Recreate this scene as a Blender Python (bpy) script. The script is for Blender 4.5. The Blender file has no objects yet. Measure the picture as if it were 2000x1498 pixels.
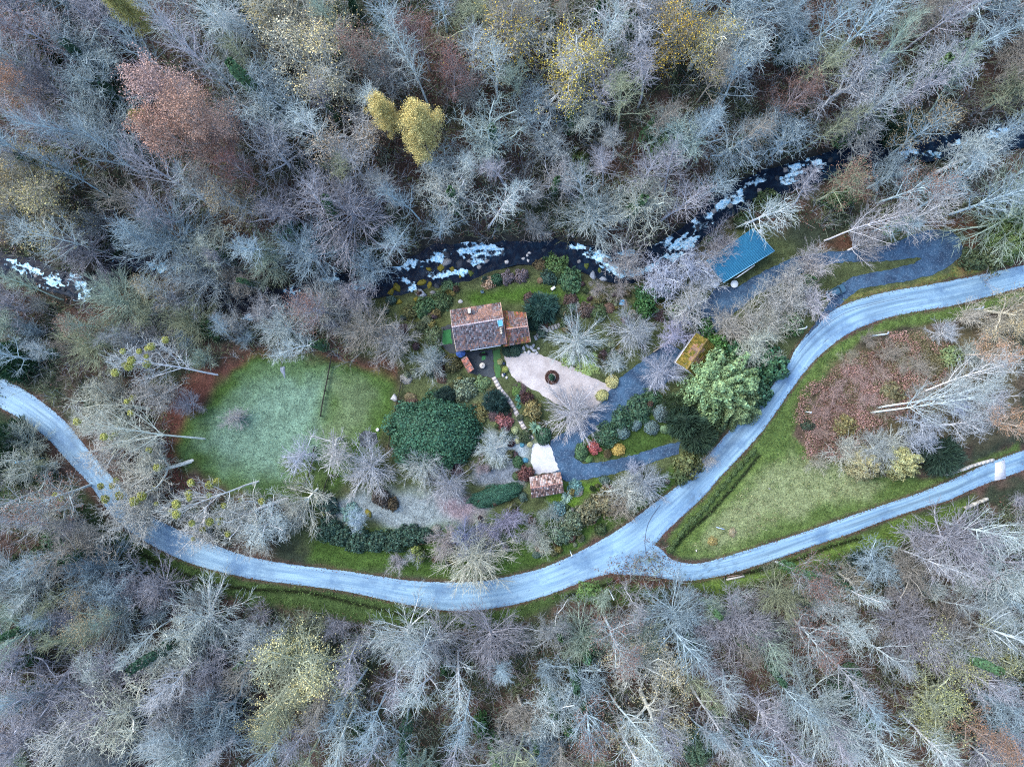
import bpy, math, random
import numpy as np
from mathutils import Vector, Matrix, geometry

# ------------------------------------------------------------------ camera, sky, sun, exposure
SC = bpy.context.scene
COL = SC.collection
HC = 139.0            # height of the camera above the garden, metres
PXM = 0.1             # metres per photograph pixel at garden level
CX, CY = 1000.0, 749.0

cd = bpy.data.cameras.new('camera')
cd.sensor_width = 36.0
cd.lens = 25.02
cd.clip_start = 0.5
cd.clip_end = 3000
cam = bpy.data.objects.new('camera', cd)
cam.location = (0, 0, HC)
COL.objects.link(cam)
SC.camera = cam

SUN_EL, SUN_AZ = math.radians(52), math.radians(-60)   # azimuth clockwise from +Y
world = bpy.data.worlds.new('World')
SC.world = world
world.use_nodes = True
wn = world.node_tree
sky = wn.nodes.new('ShaderNodeTexSky')
sky.sky_type = 'NISHITA'
sky.sun_disc = False
sky.sun_elevation = SUN_EL
sky.sun_rotation = SUN_AZ
sky.air_density = 1.0
sky.dust_density = 2.0
sky.ozone_density = 1.0
wn.links.new(sky.outputs[0], wn.nodes['Background'].inputs[0])
wn.nodes['Background'].inputs[1].default_value = 0.15

sd = bpy.data.lights.new('sun', 'SUN')
sd.energy = 0.8
sd.angle = math.radians(40)
sd.color = (1.0, 0.97, 0.9)
sun = bpy.data.objects.new('sun', sd)
dirv = Vector((math.sin(SUN_AZ) * math.cos(SUN_EL), math.cos(SUN_AZ) * math.cos(SUN_EL), math.sin(SUN_EL)))
sun.rotation_euler = dirv.to_track_quat('Z', 'Y').to_euler()
sun.location = (0, 0, 60)
COL.objects.link(sun)

SC.view_settings.view_transform = 'Standard'
SC.view_settings.look = 'None'
SC.view_settings.gamma = 1.0
SC.view_settings.use_curve_mapping = False
SC.view_settings.exposure = 1.7
SC.render.engine = 'CYCLES'
SC.cycles.use_denoising = False
SC.cycles.filter_width = 1.1
SC.cycles.max_bounces = 4
SC.cycles.diffuse_bounces = 2
SC.cycles.glossy_bounces = 2
SC.cycles.transparent_max_bounces = 4

R = random.Random(7)
NR = np.random.default_rng(11)
PI = math.pi

# ------------------------------------------------------------------ terrain height
RIVER = [(-140, 500, 22), (-40, 505, 22), (40, 522, 25), (100, 548, 25), (160, 562, 28), (215, 528, 28), (260, 505, 24),
         (320, 520, 24), (400, 562, 24), (480, 600, 28), (570, 578, 26), (640, 552, 24), (700, 555, 26),
         (780, 545, 32), (830, 520, 44), (890, 512, 44), (950, 500, 32), (1010, 490, 26), (1080, 492, 28),
         (1140, 500, 30), (1190, 515, 34), (1240, 520, 34), (1300, 495, 32), (1350, 460, 32), (1400, 415, 32),
         (1450, 378, 32), (1500, 355, 32), (1560, 338, 30), (1610, 322, 28), (1690, 300, 27), (1770, 290, 30),
         (1860, 282, 27), (1950, 268, 27), (2050, 250, 27), (2200, 215, 27)]
RV = np.array(RIVER, float)
SOUTH = np.array([(-300, 620), (-60, 765), (0, 797), (95, 860), (175, 945), (240, 1035), (300, 1068), (385, 1105), (500, 1132),
                  (600, 1145), (720, 1165), (860, 1193), (980, 1186), (1100, 1152), (1200, 1128), (1340, 1138),
                  (1430, 1122), (1600, 1065), (1800, 995), (2000, 922), (2300, 830)], float)
DITCHES = [[(255, 1068), (330, 1110), (420, 1142), (500, 1152), (600, 1156), (700, 1180), (790, 1200), (850, 1205)],
           [(1110, 1163), (1160, 1150), (1200, 1136)],
           [(1482, 890), (1455, 925), (1420, 965), (1385, 1005), (1350, 1035), (1320, 1065)],
           [(1415, 1128), (1480, 1115), (1560, 1092), (1620, 1068), (1680, 1052)]]


def sstep(a, b, x):
    t = np.clip((x - a) / (b - a), 0, 1)
    return t * t * (3 - 2 * t)


def seg_dist(X, Y, pts):
    d = np.full(np.shape(X), 1e9)
    for (x0, y0), (x1, y1) in zip(pts[:-1], pts[1:]):
        vx, vy = x1 - x0, y1 - y0
        t = np.clip(((X - x0) * vx + (Y - y0) * vy) / (vx * vx + vy * vy + 1e-9), 0, 1)
        d = np.minimum(d, np.hypot(X - x0 - t * vx, Y - y0 - t * vy))
    return d


def inside(X, Y, poly):
    c = np.zeros(np.shape(X), bool)
    n = len(poly)
    for i in range(n):
        x0, y0 = poly[i]
        x1, y1 = poly[(i + 1) % n]
        if y0 == y1:
            continue
        c ^= ((y0 > Y) != (y1 > Y)) & (X < (x1 - x0) * (Y - y0) / (y1 - y0) + x0)
    return c


def sdist(X, Y, poly):
    d = seg_dist(X, Y, list(poly) + [poly[0]])
    return np.where(inside(X, Y, poly), -d, d)


def vnoise(x, y, s, seed=0):
    def h(i, j):
        v = np.sin(i * 127.1 + j * 311.7 + seed * 74.7) * 43758.5453
        return v - np.floor(v)
    x = np.asarray(x, float) / s
    y = np.asarray(y, float) / s
    i, j = np.floor(x), np.floor(y)
    fx, fy = x - i, y - j
    fx, fy = fx * fx * (3 - 2 * fx), fy * fy * (3 - 2 * fy)
    return (h(i, j) * (1 - fx) + h(i + 1, j) * fx) * (1 - fy) + (h(i, j + 1) * (1 - fx) + h(i + 1, j + 1) * fx) * fy


def zf(x, y):
    x = np.asarray(x, float)
    y = np.asarray(y, float)
    px, py = CX + x / PXM, CY - y / PXM
    ry = (CY - np.interp(px, RV[:, 0], RV[:, 1])) * PXM
    rh = np.interp(px, RV[:, 0], RV[:, 2]) * PXM
    n = y - ry
    sy = (CY - np.interp(px, SOUTH[:, 0], SOUTH[:, 1])) * PXM
    south = sy - y
    z = -2.0 + 2.0 * sstep(-2, -11, n) + 1.6 * sstep(-10, -45, n)
    slope_n = np.maximum(0, n - rh - 1.5)
    slope_s = np.maximum(0, south - 3.5)
    z = z + 30 * (1 - np.exp(-slope_n * 0.42 / 30)) + 26 * (1 - np.exp(-slope_s * 0.36 / 26))
    z = z - 1.3 * (1 - sstep(rh * 0.65, rh + 0.8, np.abs(n)))
    hill = sstep(0, 300, px - 1570) * sstep(0, 90, py - 640) * sstep(0, 110, 900 - py)
    z = z + 3.0 * hill
    amp = np.clip(slope_n / 6, 0, 1) + np.clip(slope_s / 6, 0, 1)
    z = z + amp * ((vnoise(x, y, 9, 1) - .5) * 1.6 + (vnoise(x, y, 3.3, 2) - .5) * 0.7)
    bank = (1 - sstep(rh, rh + 3, np.abs(n))) * sstep(rh * .7, rh, np.abs(n))
    z = z + bank * (vnoise(x, y, 1.7, 5) - .5) * 1.1
    for dch in DITCHES:
        d = seg_dist(px, py, dch) * PXM
        z = z - 0.55 * (1 - sstep(0.1, 0.75, d))
    return z


def gp(px, py, h=0.0):
    """ground position under a photograph pixel (a point h metres above the ground there)"""
    px = np.asarray(px, float)
    py = np.asarray(py, float)
    z = np.zeros_like(px)
    for _ in range(14):
        k = (HC - z - h) / HC * PXM
        x, y = (px - CX) * k, (CY - py) * k
        z = 0.5 * z + 0.5 * zf(x, y)
    k = (HC - z - h) / HC * PXM
    return (px - CX) * k, (CY - py) * k, z


def P(px, py, h=0.0, up=0.0):
    x, y, z = gp(px, py, h)
    return Vector((float(x), float(y), float(z) + up))


def PZ(px, py, z):
    k = (HC - z) / HC * PXM
    return Vector(((px - CX) * k, (CY - py) * k, z))


# ------------------------------------------------------------------ helpers
def nmesh(name, V, quads=None, tris=None, col=None, smooth=False, uv=None):
    me = bpy.data.meshes.new(name)
    V = np.asarray(V, np.float32).reshape(-1, 3)
    me.vertices.add(len(V))
    me.vertices.foreach_set('co', V.ravel())
    li, ls, k = [], [], 0
    if quads is not None and len(quads):
        q = np.asarray(quads, np.int32).reshape(-1, 4)
        li.append(q.ravel())
        ls.append(np.arange(len(q)) * 4)
        k = q.size
    if tris is not None and len(tris):
        t = np.asarray(tris, np.int32).reshape(-1, 3)
        li.append(t.ravel())
        ls.append(k + np.arange(len(t)) * 3)
    li = np.concatenate(li).astype(np.int32)
    ls = np.concatenate(ls).astype(np.int32)
    me.loops.add(len(li))
    me.loops.foreach_set('vertex_index', li)
    me.polygons.add(len(ls))
    me.polygons.foreach_set('loop_start', ls)
    if smooth:
        me.polygons.foreach_set('use_smooth', np.ones(len(ls), bool))
    me.update(calc_edges=True)
    if col is not None:
        a = me.attributes.new('tint', 'FLOAT_COLOR', 'POINT')
        c = np.asarray(col, np.float32)
        if c.ndim == 1:
            c = np.stack([c, c, c], 1)
        c = np.concatenate([c, np.ones((len(c), 1), np.float32)], 1)
        a.data.foreach_set('color', c.ravel())
    if uv is not None:
        u = me.uv_layers.new(name='along')
        u.data.foreach_set('uv', np.asarray(uv, np.float32)[li].ravel())
    return me


def link(name, me, mat=None, parent=None, color=None, loc=None):
    o = bpy.data.objects.new(name, me)
    COL.objects.link(o)
    if mat and not me.materials:
        me.materials.append(mat)
    if parent:
        o.parent = parent
    if color is not None:
        o.color = (*color, 1)
    if loc is not None:
        o.location = loc
    return o


def empty(name, loc, rz=0.0):
    o = bpy.data.objects.new(name, None)
    COL.objects.link(o)
    o.empty_display_size = 0.2
    o.location = loc
    o.rotation_euler = (0, 0, rz)
    return o


def tag(o, label=None, cat=None, group=None, kind=None):
    if label:
        o['label'] = label
    if cat:
        o['category'] = cat
    if group:
        o['group'] = group
    if kind:
        o['kind'] = kind
    return o


class MB:
    """collects polygons and builds one mesh object"""
    def __init__(s):
        s.v, s.q, s.t, s.c = [], [], [], []

    def _add(s, vs, tint):
        b = len(s.v)
        s.v += [tuple(v) for v in vs]
        s.c += [tint] * len(vs)
        return b

    def quad(s, a, b, c, d, tint=(1, 1, 1)):
        k = s._add([a, b, c, d], tint)
        s.q.append((k, k + 1, k + 2, k + 3))

    def tri(s, a, b, c, tint=(1, 1, 1)):
        k = s._add([a, b, c], tint)
        s.t.append((k, k + 1, k + 2))

    def box(s, c, size, rz=0.0, tint=(1, 1, 1), M=None):
        hx, hy, hz = size[0] / 2, size[1] / 2, size[2] / 2
        m = M or (Matrix.Translation(Vector(c)) @ Matrix.Rotation(rz, 4, 'Z'))
        vs = [m @ Vector((x, y, z)) for z in (-hz, hz) for x, y in ((-hx, -hy), (hx, -hy), (hx, hy), (-hx, hy))]
        k = s._add(vs, tint)
        for f in ((3, 2, 1, 0), (4, 5, 6, 7), (0, 1, 5, 4), (1, 2, 6, 5), (2, 3, 7, 6), (3, 0, 4, 7)):
            s.q.append(tuple(k + i for i in f))

    def beam(s, a, b, w, h, tint=(1, 1, 1)):
        a, b = Vector(a), Vector(b)
        d = b - a
        q = d.to_track_quat('X', 'Z').to_matrix().to_4x4()
        s.box(None, (d.length, w, h), tint=tint, M=Matrix.Translation((a + b) / 2) @ q)

    def prism(s, pts, z0, z1, tint=(1, 1, 1)):
        """pts counter-clockwise (x,y); z0, z1 numbers or per-point lists"""
        n = len(pts)
        z0 = z0 if hasattr(z0, '__len__') else [z0] * n
        z1 = z1 if hasattr(z1, '__len__') else [z1] * n
        k = s._add([(p[0], p[1], z) for p, z in zip(pts, z0)] + [(p[0], p[1], z) for p, z in zip(pts, z1)], tint)
        for i in range(n):
            j = (i + 1) % n
            s.q.append((k + i, k + j, k + n + j, k + n + i))
        for i in range(1, n - 1):
            s.t.append((k + n, k + n + i, k + n + i + 1))
            s.t.append((k, k + i + 1, k + i))

    def cyl(s, a, b, r0, r1=None, n=10, tint=(1, 1, 1), cap=True):
        r1 = r0 if r1 is None else r1
        a, b = Vector(a), Vector(b)
        q = (b - a).to_track_quat('Z', 'Y')
        ra = [a + q @ Vector((math.cos(2 * PI * i / n) * r0, math.sin(2 * PI * i / n) * r0, 0)) for i in range(n)]
        rb = [b + q @ Vector((math.cos(2 * PI * i / n) * r1, math.sin(2 * PI * i / n) * r1, 0)) for i in range(n)]
        k = s._add(ra + rb, tint)
        for i in range(n):
            j = (i + 1) % n
            s.q.append((k + i, k + j, k + n + j, k + n + i))
        if cap:
            for i in range(1, n - 1):
                s.t.append((k + n, k + n + i, k + n + i + 1))
                s.t.append((k, k + i + 1, k + i))

    def build(s, name, mat, parent=None, color=None, smooth=False, origin=None):
        V = np.array(s.v, float)
        if parent is not None:
            M = np.array(parent.matrix_basis.inverted())
            V = V @ M[:3, :3].T + M[:3, 3]
        elif origin is not None:
            V = V - np.array(origin)
        me = nmesh(name, V, s.q, s.t, col=np.array(s.c, float), smooth=smooth)
        return link(name, me, mat, parent, color, None if parent is not None else origin)


# ------------------------------------------------------------------ materials
def mat(name):
    m = bpy.data.materials.new(name)
    m.use_nodes = True
    nt = m.node_tree
    b = nt.nodes['Principled BSDF']
    return m, nt, b


def N(nt, t, **kw):
    n = nt.nodes.new(t)
    for k, v in kw.items():
        if k in n.inputs:
            n.inputs[k].default_value = v
        else:
            setattr(n, k, v)
    return n


def noise(nt, scale, detail=3.0, rough=0.6, vec=None):
    n = N(nt, 'ShaderNodeTexNoise')
    n.inputs['Scale'].default_value = scale
    n.inputs['Detail'].default_value = detail
    n.inputs['Roughness'].default_value = rough
    if vec is not None:
        nt.links.new(vec, n.inputs['Vector'])
    return n.outputs['Fac']


def geo_pos(nt):
    return N(nt, 'ShaderNodeNewGeometry').outputs['Position']


def rng(nt, fac, a, b, c=0.0, d=1.0):
    n = N(nt, 'ShaderNodeMapRange')
    n.inputs[1].default_value, n.inputs[2].default_value = a, b
    n.inputs[3].default_value, n.inputs[4].default_value = c, d
    nt.links.new(fac, n.inputs[0])
    return n.outputs[0]


def mix(nt, fac, a, b, mode='MIX'):
    n = N(nt, 'ShaderNodeMix', data_type='RGBA', blend_type=mode)
    for idx, v in ((0, fac), (6, a), (7, b)):
        if isinstance(v, (int, float)):
            n.inputs[idx].default_value = v
        elif isinstance(v, tuple):
            n.inputs[idx].default_value = (*v, 1)
        else:
            nt.links.new(v, n.inputs[idx])
    return n.outputs[2]


def bump(nt, b, h, strength=0.5, dist=0.1):
    n = N(nt, 'ShaderNodeBump')
    n.inputs['Strength'].default_value = strength
    n.inputs['Distance'].default_value = dist
    nt.links.new(h, n.inputs['Height'])
    nt.links.new(n.outputs[0], b.inputs['Normal'])


def m_tinted(name, rough=0.85, var=0.35, nscale=2.0, objcolor=True, spec=0.2, bumpy=0.0, metallic=0.0, bscale=6.0, base=None):
    """object colour x vertex tint x noise"""
    m, nt, b = mat(name)
    c = None
    if objcolor:
        c = N(nt, 'ShaderNodeObjectInfo').outputs['Color']
    elif base:
        rgb = N(nt, 'ShaderNodeRGB')
        rgb.outputs[0].default_value = (*base, 1)
        c = rgb.outputs[0]
    at = N(nt, 'ShaderNodeAttribute', attribute_name='tint').outputs['Color']
    c = mix(nt, 1.0, c, at, 'MULTIPLY') if c is not None else at
    f = rng(nt, noise(nt, nscale, 4.0, 0.65, geo_pos(nt)), 0.3, 0.7, 1 - var, 1 + var)
    v = N(nt, 'ShaderNodeVectorMath', operation='SCALE')
    nt.links.new(c, v.inputs[0])
    nt.links.new(f, v.inputs[3])
    nt.links.new(v.outputs[0], b.inputs['Base Color'])
    b.inputs['Roughness'].default_value = rough
    b.inputs['Specular IOR Level'].default_value = spec
    b.inputs['Metallic'].default_value = metallic
    if bumpy:
        bump(nt, b, noise(nt, bscale, 3.0, 0.6, geo_pos(nt)), bumpy, 0.08)
    return m


M_BARK = m_tinted('bark', 0.9, 0.28, 1.1, spec=0.1)
M_LEAF = m_tinted('leaves', 0.6, 0.25, 0.9, spec=0.25)
M_ROCK = m_tinted('rock', 0.85, 0.4, 2.5, bumpy=0.6)
M_TILE = m_tinted('clay_tile', 0.85, 0.3, 1.2, objcolor=False, spec=0.15)
M_PAINT = m_tinted('paint', 0.6, 0.12, 3.0)
M_WOOD = m_tinted('wood', 0.8, 0.3, 4.0)
M_STONE = m_tinted('stone', 0.85, 0.25, 3.5, bumpy=0.4)
M_BRUSH = m_tinted('brushwood', 0.9, 0.25, 1.1, objcolor=False, spec=0.1)
M_GRASSBLADE = m_tinted('grass_blade', 0.7, 0.2, 0.6, objcolor=False, spec=0.15)


def m_ground():
    m, nt, b = mat('ground')
    pos = geo_pos(nt)
    at = N(nt, 'ShaderNodeAttribute', attribute_name='tint').outputs['Color']
    n1 = rng(nt, noise(nt, 0.55, 6.0, 0.7, pos), 0.32, 0.68, 0.62, 1.35)
    n2 = rng(nt, noise(nt, 3.2, 5.0, 0.75, pos), 0.3, 0.7, 0.55, 1.5)
    n3 = rng(nt, noise(nt, 9.0, 2.0, 0.6, pos), 0.35, 0.65, 0.7, 1.3)
    mm = N(nt, 'ShaderNodeMath', operation='MULTIPLY')
    nt.links.new(n1, mm.inputs[0])
    nt.links.new(n2, mm.inputs[1])
    m2 = N(nt, 'ShaderNodeMath', operation='MULTIPLY')
    nt.links.new(mm.outputs[0], m2.inputs[0])
    nt.links.new(n3, m2.inputs[1])
    v = N(nt, 'ShaderNodeVectorMath', operation='SCALE')
    nt.links.new(at, v.inputs[0])
    nt.links.new(m2.outputs[0], v.inputs[3])
    nt.links.new(v.outputs[0], b.inputs['Base Color'])
    b.inputs['Roughness'].default_value = 0.95
    b.inputs['Specular IOR Level'].default_value = 0.1
    bump(nt, b, noise(nt, 3.0, 5.0, 0.7, pos), 0.9, 0.25)
    return m


def m_road():
    """frosty asphalt: worn wheel tracks run along the road (uv: metres across, metres along)"""
    m, nt, b = mat('frosty_asphalt')
    uv = N(nt, 'ShaderNodeUVMap').outputs[0]
    mp = N(nt, 'ShaderNodeMapping')
    mp.inputs['Scale'].default_value = (1.3, 0.07, 1)
    nt.links.new(uv, mp.inputs[0])
    streak = rng(nt, noise(nt, 1.0, 5.0, 0.6, mp.outputs[0]), 0.35, 0.65)
    pos = geo_pos(nt)
    c = mix(nt, streak, (0.12, 0.235, 0.36), (0.255, 0.415, 0.54))
    worn = rng(nt, noise(nt, 0.16, 6.0, 0.7, pos), 0.5, 0.66)
    c = mix(nt, worn, c, (0.10, 0.20, 0.33))
    mp2 = N(nt, 'ShaderNodeMapping')
    mp2.inputs['Scale'].default_value = (1.6, 0.32, 1)
    nt.links.new(uv, mp2.inputs[0])
    spots = rng(nt, noise(nt, 1.0, 9.0, 0.74, mp2.outputs[0]), 0.6, 0.68)
    c = mix(nt, spots, c, (0.07, 0.11, 0.18))
    at = N(nt, 'ShaderNodeAttribute', attribute_name='tint').outputs['Color']
    c = mix(nt, 1.0, c, at, 'MULTIPLY')
    grit = rng(nt, noise(nt, 6.0, 3.0, 0.7, pos), 0.3, 0.7, 0.88, 1.12)
    v = N(nt, 'ShaderNodeVectorMath', operation='SCALE')
    nt.links.new(c, v.inputs[0])
    nt.links.new(grit, v.inputs[3])
    nt.links.new(v.outputs[0], b.inputs['Base Color'])
    b.inputs['Roughness'].default_value = 0.7
    bump(nt, b, noise(nt, 12.0, 3.0, 0.6, pos), 0.3, 0.02)
    return m


def mul3(c, k):
    return tuple(x * k for x in c)


def m_gravel(name, c0, c1, c2, scale=5.0, lo=0.5, hi=0.62):
    m, nt, b = mat(name)
    pos = geo_pos(nt)
    c = mix(nt, rng(nt, noise(nt, 0.4, 6.0, 0.72, pos), 0.38, 0.62), mul3(c0, .86), mul3(c1, 1.05))
    c = mix(nt, rng(nt, noise(nt, scale, 4.0, 0.8, pos), lo, hi), c, c2)
    at = N(nt, 'ShaderNodeAttribute', attribute_name='tint').outputs['Color']
    c = mix(nt, 1.0, c, at, 'MULTIPLY')
    nt.links.new(c, b.inputs['Base Color'])
    b.inputs['Roughness'].default_value = 0.9
    bump(nt, b, noise(nt, 8.0, 4.0, 0.7, pos), 0.7, 0.05)
    return m


def m_water():
    m, nt, b = mat('river_water')
    pos = geo_pos(nt)
    at = N(nt, 'ShaderNodeAttribute', attribute_name='tint').outputs['Color']
    sep = N(nt, 'ShaderNodeSeparateColor')
    nt.links.new(at, sep.inputs[0])
    n1 = noise(nt, 0.75, 8.0, 0.78, pos)
    add = N(nt, 'ShaderNodeMath', operation='ADD')
    nt.links.new(sep.outputs[0], add.inputs[0])
    nt.links.new(n1, add.inputs[1])
    f = rng(nt, add.outputs[0], 0.9, 1.04)
    foam = mix(nt, rng(nt, noise(nt, 2.6, 5.0, 0.7, pos), 0.35, 0.62), (0.12, 0.42, 0.70), (0.68, 0.90, 0.98))
    c = mix(nt, f, mix(nt, rng(nt, noise(nt, 0.7, 5.0, 0.6, pos), 0.45, 0.7), (0.003, 0.008, 0.02), (0.01, 0.026, 0.05)), foam)
    nt.links.new(c, b.inputs['Base Color'])
    rr = rng(nt, f, 0, 1, 0.22, 0.8)
    nt.links.new(rr, b.inputs['Roughness'])
    b.inputs['Specular IOR Level'].default_value = 0.06
    bump(nt, b, noise(nt, 2.2, 5.0, 0.65, pos), 0.5, 0.15)
    return m


M_GROUND = m_ground()
M_ROAD = m_road()
M_WATER = m_water()
M_DRIVE = m_gravel('dark_gravel', (0.014, 0.042, 0.09), (0.036, 0.09, 0.16), (0.2, 0.29, 0.4), 4.0, 0.55, 0.7)
M_COURT = m_gravel('pale_gravel', (0.36, 0.33, 0.325), (0.43, 0.41, 0.41), (0.27, 0.24, 0.23), 5.0, 0.55, 0.7)
M_PAD = m_gravel('frosted_gravel', (0.42, 0.44, 0.48), (0.47, 0.49, 0.53), (0.36, 0.36, 0.36), 4.0, 0.58, 0.75)
M_SLATE = m_gravel('slate_paving', (0.02, 0.028, 0.036), (0.035, 0.045, 0.055), (0.055, 0.07, 0.085), 6.0)

# ------------------------------------------------------------------ the ground
FIELD = [(395, 800), (415, 745), (500, 700), (560, 695), (640, 705), (700, 712), (775, 745), (785, 790), (765, 850),
         (740, 900), (690, 940), (640, 975), (600, 1010), (520, 975), (430, 935), (365, 905), (350, 850)]
GARDEN = [(690, 600), (770, 560), (860, 545), (1000, 510), (1100, 508), (1180, 545), (1260, 560), (1330, 520), (1380, 470), (1480, 430),
          (1560, 500), (1640, 500), (1700, 450), (1850, 430), (1900, 480), (1860, 560), (1640, 610), (1560, 700), (1500, 790), (1400, 880),
          (1320, 950), (1200, 1040), (1080, 1100), (980, 1125), (820, 1130), (700, 1110), (600, 1100), (560, 1020), (600, 990), (680, 940),
          (770, 850), (780, 740), (700, 700)]
ZONES = [  # polygon, colour, soft edge px
    (GARDEN, (0.07, 0.09, 0.04), 25),
    ([(590, 1090), (620, 1040), (740, 1030), (830, 1010), (960, 1010), (1100, 1000), (1250, 960), (1330, 900), (1400, 860), (1400, 900), (1330, 950),
      (1240, 1012), (1130, 1078), (1010, 1125), (880, 1138), (720, 1124), (600, 1108)], (0.05, 0.095, 0.022), 15),
    ([(330, 830), (340, 760), (400, 715), (480, 690), (560, 690), (700, 690), (780, 720), (775, 760), (700, 730), (560, 700), (470, 730),
      (410, 790), (370, 860), (350, 940), (300, 930)], (0.11, 0.05, 0.038), 18),
    (FIELD, (0.055, 0.105, 0.025), 16),
    ([(420, 830), (480, 760), (540, 740), (600, 730), (640, 740), (628, 810), (615, 900), (590, 950), (520, 930), (440, 900), (400, 870)],
     (0.135, 0.225, 0.165), 46),
    ([(650, 740), (700, 740), (745, 770), (740, 800), (700, 850), (655, 870), (635, 830)], (0.11, 0.16, 0.08), 30),
    ([(560, 900), (640, 900), (660, 940), (620, 1000), (560, 960)], (0.07, 0.11, 0.035), 18),
    ([(690, 960), (800, 955), (900, 960), (950, 990), (900, 1020), (840, 1032), (760, 1030), (715, 1010), (650, 1015), (640, 990)],
     (0.20, 0.245, 0.255), 16),
    ([(850, 960), (930, 965), (930, 1000), (860, 1005)], (0.24, 0.20, 0.22), 20),
    ([(920, 920), (1015, 900), (1030, 935), (1025, 950), (930, 950)], (0.17, 0.2, 0.23), 10),
    ([(940, 855), (1000, 840), (1040, 870), (1035, 900), (1000, 905), (950, 890)], (0.27, 0.33, 0.35), 12),
    ([(880, 580), (960, 565), (1060, 555), (1130, 560), (1135, 585), (1060, 595), (985, 590), (905, 595)], (0.052, 0.105, 0.02), 14),
    ([(850, 740), (960, 740), (1040, 860), (1000, 850), (940, 800), (860, 790)], (0.12, 0.15, 0.075), 12),
    ([(780, 600), (870, 600), (880, 700), (800, 690), (780, 650)], (0.065, 0.08, 0.03), 18),
    ([(1110, 865), (1180, 820), (1300, 790), (1330, 850), (1250, 890), (1150, 905), (1115, 900)], (0.04, 0.075, 0.018), 8),
    ([(1065, 960), (1130, 935), (1200, 930), (1180, 960), (1120, 985), (1070, 990)], (0.08, 0.15, 0.022), 12),
    ([(-20, 825), (60, 850), (120, 925), (185, 1000), (235, 1060), (160, 1090), (60, 1040), (-20, 960)], (0.035, 0.06, 0.028), 14),
    # road verges
    ([(230, 1040), (300, 1072), (385, 1108), (500, 1135), (600, 1148), (720, 1168), (860, 1196), (980, 1190), (1100, 1155), (1200, 1130),
      (1300, 1140), (1300, 1170), (1200, 1180), (1100, 1170), (980, 1225), (860, 1235), (720, 1215), (600, 1195), (480, 1180),
      (380, 1155), (290, 1115), (220, 1070)], (0.05, 0.085, 0.028), 9),
    ([(1290, 1140), (1420, 1130), (1600, 1068), (1800, 1000), (1900, 968), (1900, 1000), (1780, 1050), (1650, 1085), (1500, 1140), (1400, 1160)],
     (0.09, 0.145, 0.032), 12),
    ([(1200, 1128), (1340, 1138), (1345, 1152), (1290, 1152), (1200, 1138)], (0.09, 0.045, 0.038), 5),
    ([(1320, 1092), (1298, 1055), (1340, 1003), (1405, 935), (1460, 880), (1520, 800), (1570, 730), (1640, 664), (1740, 618), (1860, 600), (2010, 562),
      (2010, 590), (1860, 625), (1760, 640), (1680, 665), (1620, 720), (1570, 790), (1545, 850), (1600, 890), (1700, 930), (1830, 935), (1990, 860), (1995, 885), (1800, 960), (1600, 1028), (1420, 1085)],
     (0.085, 0.135, 0.038), 6),
    ([(1345, 1070), (1400, 1010), (1470, 930), (1520, 890), (1620, 900), (1720, 945), (1700, 975), (1600, 985), (1480, 1040), (1400, 1068)],
     (0.19, 0.23, 0.115), 25),
    ([(1560, 860), (1570, 800), (1640, 710), (1760, 650), (1900, 640), (1990, 620), (1990, 860), (1850, 900), (1700, 900), (1600, 890)],
     (0.095, 0.085, 0.05), 18),
    ([(1640, 600), (1720, 575), (1800, 562), (1880, 540), (2000, 505), (2000, 490), (1890, 500), (1850, 530), (1780, 555), (1700, 562), (1650, 580)],
     (0.15, 0.155, 0.05), 6),
    ([(1860, 500), (1900, 470), (1880, 450), (1850, 440), (1780, 440), (1640, 490), (1600, 480), (1750, 430), (1890, 430), (1920, 500), (1880, 540)],
     (0.10, 0.055, 0.035), 10),
]


MAIN_N = [(-90, 690), (0, 735), (50, 762), (100, 798), (137, 832), (160, 862), (190, 897), (225, 937), (262, 975), (300, 1008), (340, 1030),
          (385, 1047), (420, 1063), (460, 1078), (500, 1089), (560, 1100), (600, 1105), (680, 1115), (745, 1125), (800, 1133), (880, 1136),
          (950, 1132), (1010, 1121), (1050, 1111), (1090, 1096), (1130, 1077), (1180, 1050), (1235, 1014), (1270, 987), (1320, 950), (1345, 925),
          (1375, 896), (1402, 866), (1440, 822), (1485, 775), (1520, 738), (1540, 708), (1552, 684), (1576, 652), (1610, 619), (1636, 600),
          (1680, 583), (1740, 568), (1800, 558), (1860, 547), (1920, 535), (2000, 517), (2090, 492)]
MAIN_S = [(-110, 742), (0, 797), (60, 832), (98, 863), (120, 888), (150, 920), (175, 946), (192, 972), (215, 1003), (245, 1033), (275, 1053),
          (300, 1068), (345, 1090), (385, 1105), (440, 1120), (500, 1132), (560, 1140), (600, 1145), (660, 1153), (720, 1165), (800, 1182),
          (860, 1192), (920, 1193), (980, 1186), (1040, 1172), (1100, 1152), (1150, 1132), (1200, 1118), (1240, 1098), (1275, 1070), (1300, 1040),
          (1340, 1003), (1375, 970), (1405, 935), (1440, 898), (1485, 848), (1520, 800), (1540, 770), (1570, 730), (1600, 696), (1640, 664),
          (1680, 641), (1740, 620), (1800, 608), (1860, 598), (1920, 583), (2000, 561), (2090, 535)]


SIDE_N = [(1255, 1050), (1290, 1068), (1312, 1090), (1345, 1099), (1375, 1098), (1420, 1085), (1480, 1067), (1540, 1048), (1600, 1028), (1660, 1007),
          (1740, 980), (1800, 960), (1870, 931), (1930, 903), (2000, 878), (2090, 850)]
SIDE_S = [(1160, 1112), (1200, 1122), (1245, 1124), (1290, 1130), (1340, 1135), (1400, 1127), (1430, 1120), (1500, 1098), (1600, 1063), (1660, 1043),
          (1720, 1020), (1800, 993), (1850, 979), (1880, 965), (1930, 944), (2000, 920), (2090, 890)]


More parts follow.
